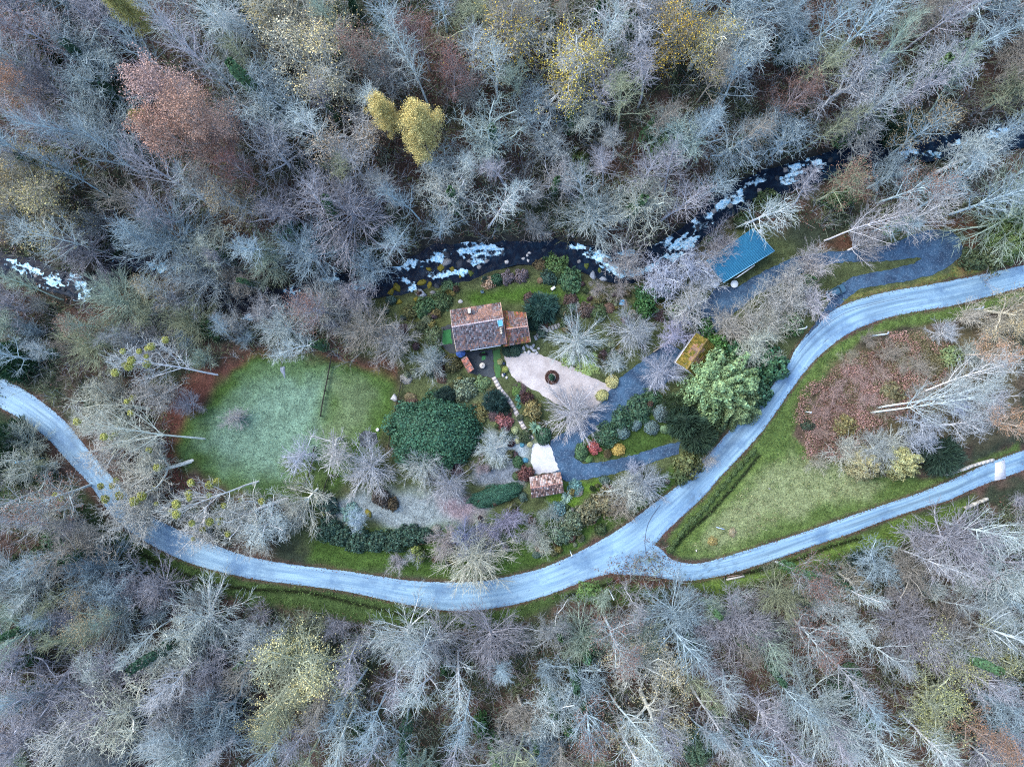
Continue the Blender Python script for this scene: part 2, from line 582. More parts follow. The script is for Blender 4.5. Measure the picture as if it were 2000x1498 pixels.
def zone_colour(X, Y, PXx, PYy):
    c = np.zeros((X.size, 3))
    w = vnoise(X, Y, 7, 3) * .6 + vnoise(X, Y, 2.2, 4) * .4
    w2 = vnoise(X, Y, 15, 9)
    brown, dark = np.array((0.085, 0.058, 0.047)), np.array((0.035, 0.046, 0.03))
    k = sstep(0.38, 0.62, w * .7 + w2 * .3)
    c[:] = brown * (1 - k)[:, None] + dark * k[:, None]
    ry = np.interp(PXx, RV[:, 0], RV[:, 1])
    rh = np.interp(PXx, RV[:, 0], RV[:, 2])
    near = 1 - sstep(1.0, 1.9, np.abs(PYy - ry) / rh)
    c = c * (1 - near)[:, None] + np.array((0.028, 0.03, 0.028)) * near[:, None]
    wob = (vnoise(X, Y, 1.8, 6) - .5) * 14 + (vnoise(X, Y, 5, 7) - .5) * 20
    for poly, col, soft in ZONES:
        d = sdist(PXx, PYy, poly) + wob * min(1.6, soft / 12)
        f = 1 - sstep(-soft, soft, d)
        c = c * (1 - f)[:, None] + np.array(col) * f[:, None]
    for ln in (MAIN_N, MAIN_S, SIDE_N, SIDE_S):        # leaf-strewn dirt along the tarmac
        d = seg_dist(PXx, PYy, ln)
        f = (1 - sstep(2.5, 7.5, d + (vnoise(X, Y, 1.6, 12) - .5) * 6)) * 0.5
        c = c * (1 - f)[:, None] + np.array((0.075, 0.05, 0.045)) * f[:, None]
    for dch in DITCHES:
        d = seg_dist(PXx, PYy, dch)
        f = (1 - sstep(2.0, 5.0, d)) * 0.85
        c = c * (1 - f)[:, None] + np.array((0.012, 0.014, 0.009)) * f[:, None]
    return c


def axis(lo, hi, far, step):
    a = np.arange(lo, hi + step / 2, step)
    l, r, s = [lo], [hi], step
    while l[-1] > -far:
        s *= 1.35
        l.append(l[-1] - s)
        r.append(r[-1] + s)
    return np.concatenate([np.array(l[:0:-1]), a, np.array(r[1:])])


ax, ay = axis(-104, 104, 420, 0.42), axis(-80, 80, 420, 0.42)
GXX, GYY = np.meshgrid(ax, ay)
Zg = zf(GXX, GYY)
kk = HC / (HC - Zg) / PXM
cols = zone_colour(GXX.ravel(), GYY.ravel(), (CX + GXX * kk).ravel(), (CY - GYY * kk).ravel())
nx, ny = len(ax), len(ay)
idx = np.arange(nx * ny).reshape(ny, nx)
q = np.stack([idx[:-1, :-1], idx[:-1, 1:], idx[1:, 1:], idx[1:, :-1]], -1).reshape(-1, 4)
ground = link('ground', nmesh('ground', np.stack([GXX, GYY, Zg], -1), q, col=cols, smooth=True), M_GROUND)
tag(ground, 'wooded valley floor and slopes with leaf litter, lawns and a frosty field', kind='structure')


def terrain_mesh_z(x, y):
    i = np.clip(np.searchsorted(ax, x) - 1, 0, nx - 2)
    j = np.clip(np.searchsorted(ay, y) - 1, 0, ny - 2)
    u = (x - ax[i]) / (ax[i + 1] - ax[i])
    v = (y - ay[j]) / (ay[j + 1] - ay[j])
    z = (Zg[j, i] * (1 - u) + Zg[j, i + 1] * u) * (1 - v) + (Zg[j + 1, i] * (1 - u) + Zg[j + 1, i + 1] * u) * v
    return z


def resample(pts, n):
    p = np.array(pts, float)
    # Catmull-Rom smoothing then even resampling
    out = []
    for i in range(len(p) - 1):
        p0, p1, p2, p3 = p[max(i - 1, 0)], p[i], p[i + 1], p[min(i + 2, len(p) - 1)]
        for t in np.linspace(0, 1, 8, endpoint=False):
            out.append(0.5 * ((2 * p1) + (-p0 + p2) * t + (2 * p0 - 5 * p1 + 4 * p2 - p3) * t * t + (-p0 + 3 * p1 - 3 * p2 + p3) * t ** 3))
    out.append(p[-1])
    out = np.array(out)
    s = np.concatenate([[0], np.cumsum(np.hypot(*np.diff(out, axis=0).T))])
    t = np.linspace(0, s[-1], n)
    return np.stack([np.interp(t, s, out[:, 0]), np.interp(t, s, out[:, 1])], 1), s[-1]


def strip(name, left, right, n, m, off, material, rag=0.0, extra=None):
    """a surface draped on the ground between two pixel edge lines"""
    L, len0 = resample(left, n)
    Rr, _ = resample(right, n)
    t = np.linspace(0, 1, m)
    G = L[:, None, :] * (1 - t)[None, :, None] + Rr[:, None, :] * t[None, :, None]
    if rag:
        for k in (0, m - 1):
            G[:, k] += (NR.random((n, 2)) - .5) * rag * 2
    x, y, _ = gp(G[..., 0].ravel(), G[..., 1].ravel())
    z = terrain_mesh_z(x, y) + off
    # tuck the edges down into the ground
    z = z.reshape(n, m)
    z[:, 0] -= off + 0.05
    z[:, -1] -= off + 0.05
    i = np.arange(n * m).reshape(n, m)
    q = np.stack([i[:-1, :-1], i[:-1, 1:], i[1:, 1:], i[1:, :-1]], -1).reshape(-1, 4)[:, ::-1]
    w = np.hypot(*(L - Rr).T).mean() * PXM
    uv = np.stack([np.tile(t * w, n), np.repeat(np.linspace(0, len0 * PXM, n), m)], 1)
    tint = np.ones((n, m, 3))
    if extra is not None:
        tint = extra(G, tint, t, np.linspace(0, len0 * PXM, n))
    me = nmesh(name, np.stack([x, y, z.ravel()], 1), q, col=tint.reshape(-1, 3), smooth=True, uv=uv)
    o = link(name, me, material)
    return o


def road_tint(G, T, t, s):
    n, m = G.shape[:2]
    S = np.repeat(s[:, None], m, 1)
    W = np.repeat(t[None, :], n, 0)
    wob = (vnoise(S, S * 0, 9, 21) - .5) * .12
    # darker bared line in the wheel track of the upper bend and rubbed patches
    tr = np.exp(-((W - 0.5 - wob) / 0.05) ** 2) * sstep(1500, 1560, G[..., 0]) * (1 - sstep(1780, 1830, G[..., 0]))
    tr *= 0.35 + 0.65 * vnoise(S, W * 3, 2.2, 22)
    T *= (1 - 0.38 * tr)[..., None]
    edge = np.minimum(W, 1 - W)
    T *= (1 - 0.35 * (1 - sstep(0.0, 0.05, edge)) * vnoise(S, W * 9, 1.1, 23))[..., None]
    # polished band of the two lanes on the right-hand straight
    b = np.exp(-((W - 0.42) / 0.16) ** 2) * sstep(1300, 1400, G[..., 0]) * (1 - sstep(1520, 1600, G[..., 0]))
    T *= (1 - 0.28 * b)[..., None]
    lane = np.exp(-((W - 0.3 - wob) / 0.07) ** 2) + np.exp(-((W - 0.72 - wob) / 0.07) ** 2)
    T *= (1 - 0.2 * lane * vnoise(S, W * 2, 14, 25))[..., None]
    T *= (0.84 + 0.3 * vnoise(S, W * 2.5, 5, 26))[..., None]
    # meltwater patch before the junction
    d = np.hypot((G[..., 0] - 1362) / 26, (G[..., 1] - 970) / 13)
    T *= (1 - 0.35 * np.exp(-d * d) * sstep(.3, .6, vnoise(G[..., 0], G[..., 1], 5, 24)))[..., None]
    return T


road = strip('road', MAIN_N, MAIN_S, 760, 27, 0.07, M_ROAD, 1.2, road_tint)
tag(road, 'frost-blue asphalt road curving round the garden', kind='structure')

def side_tint(G, T, t, s):
    n, m = G.shape[:2]
    W = np.repeat(t[None, :], n, 0)
    S = np.repeat(s[:, None], m, 1)
    c = np.exp(-((W - 0.52) / 0.12) ** 2) * sstep(1400, 1500, G[..., 0]) * (0.4 + 0.6 * vnoise(S, W * 4, 6, 31))
    T *= (1 - 0.45 * c)[..., None]
    T *= (1 - 0.5 * (sstep(.58, .74, vnoise(G[..., 0], G[..., 1], 9, 32) * .6 + vnoise(G[..., 0], G[..., 1], 4, 33) * .4)) * (1 - sstep(1380, 1480, G[..., 0])))[..., None]
    return T


side = strip('side_road', SIDE_N, SIDE_S, 420, 19, 0.062, M_ROAD, 1.0, side_tint)
tag(side, 'narrow frosty side road leaving the junction to the right', kind='structure')

# tarred joints at the junction, dark bare lines
def ribbon(name, pts, w, off, material, color, n=80, parent=None):
    c, _ = resample(pts, n)
    tx, ty = np.gradient(c[:, 0]), np.gradient(c[:, 1])
    l = np.hypot(tx, ty) + 1e-9
    ox, oy = -ty / l * w / 2, tx / l * w / 2
    a = np.stack([c[:, 0] + ox, c[:, 1] + oy], 1)
    b_ = np.stack([c[:, 0] - ox, c[:, 1] - oy], 1)
    G = np.stack([a, b_], 1)
    x, y, _ = gp(G[..., 0].ravel(), G[..., 1].ravel())
    z = terrain_mesh_z(x, y) + off
    i = np.arange(n * 2).reshape(n, 2)
    q = np.stack([i[:-1, 0], i[:-1, 1], i[1:, 1], i[1:, 0]], -1)
    me = nmesh(name, np.stack([x, y, z], 1), q, col=np.ones((2 * n, 3)), uv=np.stack([np.tile([0, 1], n), np.repeat(np.arange(n), 2)], 1))
    return link(name, me, material, parent, color)


for pts, w in (([(1290, 985), (1268, 1018), (1260, 1050), (1262, 1078), (1275, 1103), (1295, 1127)], 1.3),
               ([(1280, 1112), (1300, 1100), (1312, 1093)], 0.8), ([(1258, 1122), (1272, 1112), (1280, 1107)], 0.8),
               ([(1560, 690), (1585, 660), (1612, 636), (1650, 612), (1700, 596), (1770, 580)], 0.7),
               ([(1600, 622), (1650, 604), (1720, 588)], 0.6)):
    r_ = ribbon('road_joint', pts, w, 0.085, M_STONE, (0.07, 0.10, 0.15), parent=road)

TURN_OUT = [(1575, 660), (1590, 632), (1612, 592), (1628, 568), (1650, 548), (1680, 536), (1730, 527), (1772, 517), (1792, 507), (1800, 503), (1795, 506), (1760, 511), (1700, 513), (1650, 512), (1600, 515)]
DRIVES = [
    ('gravel_track', [(1570, 665), (1600, 620), (1625, 582), (1640, 556), (1665, 541), (1700, 533), (1745, 525), (1785, 515), (1800, 504), (1790, 503),
                      (1760, 508), (1700, 512), (1650, 512), (1600, 520), (1540, 545), (1480, 575), (1430, 615), (1400, 650), (1370, 640),
                      (1368, 600), (1400, 560), (1440, 560), (1500, 525), (1560, 500), (1620, 492), (1680, 488), (1730, 480), (1775, 462), (1800, 452),
                      (1830, 448), (1858, 452), (1875, 466), (1883, 488), (1872, 505), (1850, 522), (1820, 537), (1770, 550), (1720, 557),
                      (1680, 565), (1660, 578), (1640, 596), (1612, 618), (1580, 655)],
     'dark blue-grey gravel track looping from the road to the turnaround'),
    ('driveway', [(1300, 668), (1340, 690), (1310, 740), (1250, 790), (1190, 828), (1150, 850), (1128, 872), (1120, 892), (1140, 905), (1180, 902), (1240, 888),
                  (1300, 868), (1330, 862), (1325, 885), (1270, 905), (1200, 925), (1140, 937), (1105, 940), (1080, 920), (1072, 885), (1075, 860),
                  (1100, 846), (1150, 812), (1180, 782), (1182, 765), (1215, 735), (1260, 700)],
     'dark blue gravel driveway winding down to the small tiled shed'),
]


def drape(name, poly, off, material, label, step=6.0, color=None, kind='structure', raise_edge=True):
    poly = [tuple(map(float, p)) for p in poly]
    dense = []
    for i, p in enumerate(poly):
        q_ = poly[(i + 1) % len(poly)]
        d = math.hypot(q_[0] - p[0], q_[1] - p[1])
        k = max(1, int(d / step))
        for j in range(k):
            dense.append((p[0] + (q_[0] - p[0]) * j / k + R.uniform(-1.2, 1.2), p[1] + (q_[1] - p[1]) * j / k + R.uniform(-1.2, 1.2)))
    pa = np.array(dense)
    xs, ys = np.meshgrid(np.arange(pa[:, 0].min(), pa[:, 0].max(), step), np.arange(pa[:, 1].min(), pa[:, 1].max(), step))
    xs, ys = xs.ravel(), ys.ravel()
    keep = sdist(xs, ys, dense) < -step * 0.5
    pts = [Vector(p) for p in dense] + [Vector((a, b)) for a, b in zip(xs[keep], ys[keep])]
    r = geometry.delaunay_2d_cdt(pts, [], [list(range(len(dense)))], 1, 0.01)
    v = np.array([(p.x, p.y) for p in r[0]])
    x, y, _ = gp(v[:, 0], v[:, 1])
    z = terrain_mesh_z(x, y) + off
    tr = []
    for f in r[2]:
        for i in range(1, len(f) - 1):
            a, b, c = f[0], f[i], f[i + 1]
            if (x[b] - x[a]) * (y[c] - y[a]) - (y[b] - y[a]) * (x[c] - x[a]) < 0:
                b, c = c, b
            tr.append((a, b, c))
    me = nmesh(name, np.stack([x, y, z], 1), None, tr, col=np.ones((len(x), 3)), smooth=True)
    o = link(name, me, material, None, color)
    tag(o, label, kind=kind)
    return o


for nm, poly, lab in DRIVES:
    drape(nm, poly, 0.075, M_DRIVE, lab)
drape('gravel_court', [(985, 695), (1000, 688), (1010, 695), (1025, 688), (1045, 690), (1075, 700), (1110, 712), (1150, 735), (1185, 750), (1195, 758), (1180, 775),
                       (1165, 795), (1120, 800), (1080, 785), (1050, 765), (1015, 750), (1000, 735), (990, 715)], 0.09, M_COURT,
      'pale pinkish gravel forecourt below the house')
drape('gravel_apron', [(1040, 868), (1066, 862), (1075, 870), (1082, 890), (1092, 918), (1068, 924), (1044, 926), (1036, 900)], 0.10, M_PAD,
      'bright frosted gravel apron in front of the tiled shed', step=4)
drape('terrace', [(905, 688), (962, 682), (966, 738), (945, 736), (918, 728), (908, 700)], 0.09, M_SLATE,
      'dark slate terrace under the house front', step=4)
drape('side_terrace', [(862, 640), (882, 632), (890, 690), (878, 690), (862, 675)], 0.085, M_SLATE,
      'dark slate yard at the left gable of the house', step=4)
drape('lawn_strip', [(963, 684), (977, 682), (978, 737), (968, 738)], 0.10, M_LEAF, 'narrow bright green lawn strip right of the terrace', step=4, color=(0.035, 0.11, 0.03))

# ------------------------------------------------------------------ river
n, m = 900, 34
cl, rl = resample([(a, b) for a, b, _ in RIVER], n)
rh = np.interp(cl[:, 0], RV[:, 0], RV[:, 2]) * 1.05
tx, ty = np.gradient(cl[:, 0]), np.gradient(cl[:, 1])
tx, ty = np.convolve(tx, np.ones(41) / 41, 'same'), np.convolve(ty, np.ones(41) / 41, 'same')
l = np.hypot(tx, ty)
t = np.linspace(-1, 1, m)
RX = cl[:, 0][:, None] + (-ty / l * rh)[:, None] * t
RY = cl[:, 1][:, None] + (tx / l * rh)[:, None] * t
FOAM = [(35, 518, 26, 9, 20), (60, 528, 18, 7, 30), (100, 550, 22, 12, -10), (150, 548, 22, 10, 50), (165, 568, 20, 9, 20), (155, 590, 12, 8, 0),
        (230, 498, 26, 8, -15), (262, 497, 14, 6, 0), (315, 520, 32, 11, 10), (480, 628, 20, 10, 0), (567, 572, 10, 16, 0), (640, 546, 22, 7, 0), (700, 560, 14, 5, 0),
        (795, 515, 28, 9, -18), (850, 500, 26, 9, -20), (862, 510, 14, 7, 60), (915, 490, 30, 11, 0), (955, 492, 32, 11, -6), (940, 505, 18, 7, 20),
        (795, 553, 20, 8, 35), (808, 560, 10, 6, 40), (850, 537, 16, 6, 10), (880, 535, 28, 6, -6), (905, 534, 14, 5, 0), (925, 512, 12, 5, 0),
        (1130, 485, 18, 5, 0), (1165, 497, 26, 9, 15), (1180, 508, 22, 11, 40), (1195, 525, 26, 9, 30), (1225, 530, 30, 8, 10), (1260, 527, 26, 7, -8),
        (1215, 498, 30, 9, 0), (1300, 470, 16, 8, -20), (1335, 476, 26, 12, -10), (1320, 500, 20, 9, 0), (1372, 435, 22, 9, -35), (1380, 428, 14, 7, -30),
        (1410, 400, 22, 9, -30), (1440, 388, 22, 8, -40), (1465, 360, 26, 8, -25), (1480, 352, 16, 6, -20), (1545, 345, 24, 10, -30), (1552, 330, 20, 10, 30),
        (1598, 320, 22, 10, 20), (1765, 292, 30, 14, 10), (1875, 283, 26, 6, 0), (1820, 300, 20, 6, 0), (1462, 440, 14, 6, -20), (1950, 262, 30, 7, -10)]
FM = np.zeros_like(RX)
for fx, fy, fa, fb, an in FOAM:
    a = math.radians(an)
    dx, dy = RX - fx, RY - fy
    wx, wy = (vnoise(RX, RY, 7, fx) - .5) * 1.9 * fb + (vnoise(RX, RY, 3, fy) - .5) * fb, (vnoise(RX, RY, 6, fy + 3) - .5) * 1.9 * fb + (vnoise(RX, RY, 2.6, fx + 5) - .5) * fb
    dx, dy = dx + wx, dy + wy
    u = dx * math.cos(a) + dy * math.sin(a)
    v = -dx * math.sin(a) + dy * math.cos(a)
    FM = np.maximum(FM, np.clip(0.84 - np.hypot(u / fa, v / fb) * 0.44, 0, 0.5))
_S = np.repeat(np.linspace(0, rl * PXM, n)[:, None], m, 1)
_W = np.repeat((t * 3.0)[None, :], n, 0)
FM = FM * (0.74 + 0.56 * vnoise(_S / 2.6, _W / .5, 1, 44)) + 0.12 * (vnoise(_S / 3.2, _W / .35, 1, 45) > .74)
zw = -2.62
kx = (HC - zw) / HC * PXM
X_, Y_ = (RX - CX) * kx, (CY - RY) * kx
Z_ = zw + FM * (0.12 + 0.5 * (vnoise(X_, Y_, 0.5, 41) - .3)) + 0.05 * vnoise(X_, Y_, 0.8, 42)
i = np.arange(n * m).reshape(n, m)
q = np.stack([i[:-1, :-1], i[:-1, 1:], i[1:, 1:], i[1:, :-1]], -1).reshape(-1, 4)
river = link('river', nmesh('river', np.stack([X_, Y_, Z_], -1), q, col=FM.ravel(), smooth=True), M_WATER)
tag(river, 'dark rocky mountain stream with white rapids', kind='structure')

# ------------------------------------------------------------------ labels by place
LM = [("the red-tiled house", 930, 640), ("the blue metal roof", 1445, 500), ("the mossy-roofed garage", 1360, 690),
      ("the small tiled shed", 1067, 947), ("the parked car", 1628, 572), ("the gravel turnaround", 1840, 480),
      ("the bright yellow tree", 820, 240), ("the orange-leaved tree", 330, 190), ("the frosty field", 530, 830),
      ("the big evergreen dome", 845, 850), ("the road junction", 1260, 1090), ("the concrete road slab", 1953, 915),
      ("the bracken bank", 1650, 760), ("the pale willow", 1415, 745), ("the lawn rapids", 945, 492),
      ("the top left corner", 0, 0), ("the top edge's middle", 1000, 0), ("the top right corner", 2000, 0),
      ("the bottom left corner", 0, 1498), ("the bottom edge's middle", 1000, 1498), ("the bottom right corner", 2000, 1498),
      ("the road's left end", 0, 770), ("the road's lowest bend", 880, 1165), ("the upper right rapids", 1565, 335),
      ("the far left rapids", 90, 540), ("the yellow-green roadside bush", 1760, 900), ("the field fence", 640, 780),
      ("the gravel forecourt", 1090, 740), ("the road's right end", 1990, 540), ("the ivy-clad slope tree", 495, 175),
      ("the left-hand road bend", 330, 1050), ("the pale yellow tree", 570, 1310), ("the blue-roof rapids", 1375, 435),
      ("the yellow-speckled tree", 1140, 110), ("the grassy road island", 1480, 1000), ("the driveway hairpin", 1110, 910),
      ("the log pile wall", 1885, 912), ("the upper left yellow bush", 35, 390), ("the side road's middle", 1650, 1035)]
USED = set()


def place_label(look, px, py):
    ds = sorted(((math.hypot(px - a, py - b), nm, a, b) for nm, a, b in LM))
    cands = []
    for d, nm, a, b in ds[:4]:
        ang = math.degrees(math.atan2(b - py, px - a)) % 360
        dn = ['right of', 'above and right of', 'above', 'above and left of', 'left of', 'below and left of', 'below', 'below and right of'][int((ang + 22.5) // 45) % 8]
        w = 'just' if d < 75 else 'a little' if d < 130 else 'some way' if d < 190 else 'well' if d < 260 else 'far'
        cands.append('%s, %s %s %s' % (look, w, dn, nm))
    cands = [c for c in cands if len(c.split()) <= 16] or cands
    for c in cands:
        if c not in USED:
            USED.add(c)
            return c
    for c in cands[:2]:
        for nm in [x[1] for x in ds[1:5]]:
            c2 = c + ', towards ' + nm
            if c2 not in USED and len(c2.split()) <= 16 and nm not in c:
                USED.add(c2)
                return c2
    for pre in ('shorter', 'taller', 'thinner', 'broader', 'paler', 'darker'):
        for c in cands:
            c2 = pre + ' ' + c
            if c2 not in USED and len(c2.split()) <= 16:
                USED.add(c2)
                return c2
    return cands[0]


# ------------------------------------------------------------------ tree skeletons
def tubes(S, sides):
    S = np.asarray(S, float)
    p0, p1, r0, r1 = S[:, 0:3], S[:, 3:6], S[:, 6], S[:, 7]
    d = p1 - p0
    d /= np.linalg.norm(d, axis=1)[:, None] + 1e-9
    ref = np.where(np.abs(d[:, 2:3]) > 0.9, np.array([[1., 0, 0]]), np.array([[0, 0, 1.]]))
    u = np.cross(d, ref)
    u /= np.linalg.norm(u, axis=1)[:, None]
    v = np.cross(d, u)
    a = np.arange(sides) * 2 * PI / sides
    ring = u[:, None, :] * np.cos(a)[None, :, None] + v[:, None, :] * np.sin(a)[None, :, None]
    A = p0[:, None, :] + ring * r0[:, None, None]
    B = p1[:, None, :] + ring * r1[:, None, None]
    V = np.stack([A, B], 1).reshape(-1, 3)
    n = len(S)
    b = np.arange(n)[:, None] * 2 * sides
    k = np.arange(sides)[None, :]
    k2 = (k + 1) % sides
    Q = np.stack([b + k, b + k2, b + sides + k2, b + sides + k], -1).reshape(-1, 4)
    return V, Q


def unit(v):
    l = math.sqrt(v[0] ** 2 + v[1] ** 2 + v[2] ** 2) + 1e-9
    return (v[0] / l, v[1] / l, v[2] / l)


def deviate(rg, d, ang, az=None):
    """direction at angle ang from d"""
    az = rg.uniform(0, 2 * PI) if az is None else az
    ref = (1, 0, 0) if abs(d[2]) > 0.9 else (0, 0, 1)
    u = unit((d[1] * ref[2] - d[2] * ref[1], d[2] * ref[0] - d[0] * ref[2], d[0] * ref[1] - d[1] * ref[0]))
    v = (d[1] * u[2] - d[2] * u[1], d[2] * u[0] - d[0] * u[2], d[0] * u[1] - d[1] * u[0])
    s, c = math.sin(ang), math.cos(ang)
    a, b = math.cos(az) * s, math.sin(az) * s
    return (d[0] * c + u[0] * a + v[0] * b, d[1] * c + u[1] * a + v[1] * b, d[2] * c + u[2] * a + v[2] * b)


def skeleton(rg, K):
    """K: dict of per-level lists. Returns segments by level and tip points."""
    segs = [[] for _ in range(len(K['len']) + 1)]
    tips = []

    def grow(p, d, L, r, lv):
        n = K['seg'][lv]
        w, tr = K['wig'][lv], K['trop'][lv]
        last = lv == len(K['len']) - 1
        st = K['start'][lv]
        nch = K['n'][lv]
        acc = rg.random()
        rend = K['rend'][lv]
        az = rg.uniform(0, 2 * PI)
        for i in range(n):
            d = unit((d[0] + rg.gauss(0, w), d[1] + rg.gauss(0, w), d[2] + rg.gauss(0, w) + tr))
            l = L / n
            p2 = (p[0] + d[0] * l, p[1] + d[1] * l, p[2] + d[2] * l)
            f0, f1 = i / n, (i + 1) / n
            ra, rb = r * (1 - (1 - rend) * f0), r * (1 - (1 - rend) * f1)
            segs[lv].append((*p, *p2, ra, rb))
            if not last and f1 > st:
                acc += nch / max(1, n * (1 - st))
                while acc >= 1:
                    acc -= 1
                    u = rg.random()
                    q_ = (p[0] + (p2[0] - p[0]) * u, p[1] + (p2[1] - p[1]) * u, p[2] + (p2[2] - p[2]) * u)
                    f = f0 + (f1 - f0) * u
                    fs = (f - st) / (1 - st) if st < 1 else 0
                    az += 2.4 + rg.uniform(-.5, .5)
                    a0, a1 = K['ang'][lv]
                    cl_ = K['len'][lv + 1] * (1 - K['fall'][lv] * fs) * rg.uniform(.65, 1.15)
                    cr = max(K['rmin'], min(rb * 0.75, K['rad'][lv + 1] * rg.uniform(.8, 1.2) * (1 - .4 * fs)))
                    grow(q_, deviate(rg, d, math.radians(a0 + (a1 - a0) * (1 - fs) + rg.uniform(-8, 8)), az), cl_, cr, lv + 1)
            p = p2
        if last:
            tips.append((*p, *d))

    for _ in range(K.get('stems', 1)):
        if K.get('stems', 1) > 1:
            d = deviate(rg, (0, 0, 1), math.radians(rg.uniform(*K['spread'])))
            p = (rg.uniform(-.3, .3), rg.uniform(-.3, .3), -0.3)
        else:
            d, p = (rg.uniform(-.04, .04), rg.uniform(-.04, .04), 1), (0, 0, -0.5)
        grow(p, d, K['len'][0] * rg.uniform(.85, 1.1), K['rad'][0], 0)
    return segs, tips


KINDS = {
    # tall forest tree, bare lower trunk, feathery ascending crown
    'tall': dict(len=[21, 7.6, 3.3, 1.3], rad=[.27, .125, .06, .034], seg=[10, 6, 3, 1], wig=[.03, .07, .12, .2], trop=[.02, .07, .04, .02],
                 start=[.3, .2, .12, 1], n=[17, 8, 3, 0], ang=[(20, 42), (25, 42), (22, 42), (0, 0)], fall=[.6, .45, .3, 0], rend=[.28, .32, .4, .6], rmin=.026),
    # slim twiggy one
    'slim': dict(len=[22, 5.2, 2.6, 1.1], rad=[.21, .09, .05, .03], seg=[10, 5, 2, 1], wig=[.045, .09, .14, .2], trop=[.02, .10, .06, .02],
                 start=[.4, .15, .1, 1], n=[20, 7, 3, 0], ang=[(20, 44), (25, 42), (22, 42), (0, 0)], fall=[.55, .4, .3, 0], rend=[.25, .35, .4, .6], rmin=.025),
    # very dense starburst
    'dense': dict(len=[3.4, 6.2, 2.6, 1.2], rad=[.3, .085, .045, .03], seg=[3, 5, 2, 1], wig=[.03, .035, .07, .12], trop=[.02, .02, .01, .0],
                  start=[.3, .25, .1, 1], n=[52, 9, 4, 0], ang=[(6, 88), (14, 32), (14, 32), (0, 0)], fall=[-.05, .35, .25, 0], rend=[.7, .3, .4, .6], rmin=.025),
    # wide round crown on a short trunk: a starburst from above
    'round': dict(len=[4.6, 5.6, 2.9, 1.3], rad=[.26, .11, .055, .032], seg=[4, 5, 3, 1], wig=[.04, .07, .1, .16], trop=[.02, .06, .03, .0],
                  start=[.38, .2, .1, 1], n=[28, 10, 5, 0], ang=[(10, 82), (18, 42), (20, 40), (0, 0)], fall=[-.05, .35, .25, 0], rend=[.6, .25, .4, .6], rmin=.025),
    # old gnarled crown with crooked limbs
    'gnarled': dict(len=[8.5, 6.4, 3.3, 1.8, .8], rad=[.36, .2, .105, .058, .034], seg=[5, 6, 5, 3, 1], wig=[.08, .2, .28, .32, .3],
                    trop=[.02, .07, .04, .02, 0], start=[.45, .25, .15, .1, 1], n=[10, 6, 5, 3, 0], ang=[(20, 72), (35, 62), (35, 65), (35, 65), (0, 0)],
                    fall=[.15, .35, .3, .2, 0], rend=[.55, .35, .35, .5, .6], rmin=.026),
    # many stems from the root: hazel-like
    'stems': dict(len=[7.5, 3.0, 1.3], rad=[.06, .034, .024], seg=[7, 3, 2], wig=[.06, .13, .2], trop=[.03, .06, .03], start=[.25, .1, 1],
                  n=[9, 5, 0], ang=[(20, 45), (25, 50), (0, 0)], fall=[.4, .3, 0], rend=[.3, .5, .6], rmin=.02, stems=16, spread=(3, 38)),
    # forked birch / poplar with long pale trunk
    'forked': dict(len=[20, 8.5, 3.0, 1.3], rad=[.21, .09, .045, .028], seg=[9, 6, 3, 1], wig=[.035, .07, .14, .2], trop=[.02, .12, .06, .02],
                   start=[.4, .2, .1, 1], n=[15, 9, 4, 0], ang=[(22, 46), (25, 50), (25, 45), (0, 0)], fall=[.55, .4, .3, 0], rend=[.2, .25, .4, .6], rmin=.024),
}


def leaf_quads(C, size, rg, nrm=None, tintvar=0.35, aspect=1.5, tilt=1.0):
    """small rhombic leaves centred at C"""
    C = np.asarray(C, float)
    n = len(C)
    a = rg.normal(size=(n, 3)) * tilt
    if nrm is not None:
        a = a * 0.6 + nrm
    a /= np.linalg.norm(a, axis=1)[:, None] + 1e-9
    ref = rg.normal(size=(n, 3))
    u = np.cross(a, ref)
    u /= np.linalg.norm(u, axis=1)[:, None] + 1e-9
    v = np.cross(a, u)
    s = size * (0.6 + 0.8 * rg.random((n, 1)))
    V = np.stack([C - u * s * aspect / 2, C - v * s / 2 - a * s * .12, C + u * s * aspect / 2, C + v * s / 2 - a * s * .12], 1).reshape(-1, 3)
    Q = np.arange(n * 4).reshape(n, 4)
    t = 1 + (rg.random(n) - .5) * 2 * tintvar
    hue = (rg.random(n) - .5) * tintvar * .5
    T = np.stack([t * (1 + hue), t, t * (1 - hue)], 1)
    return V, Q, np.repeat(T, 4, 0)


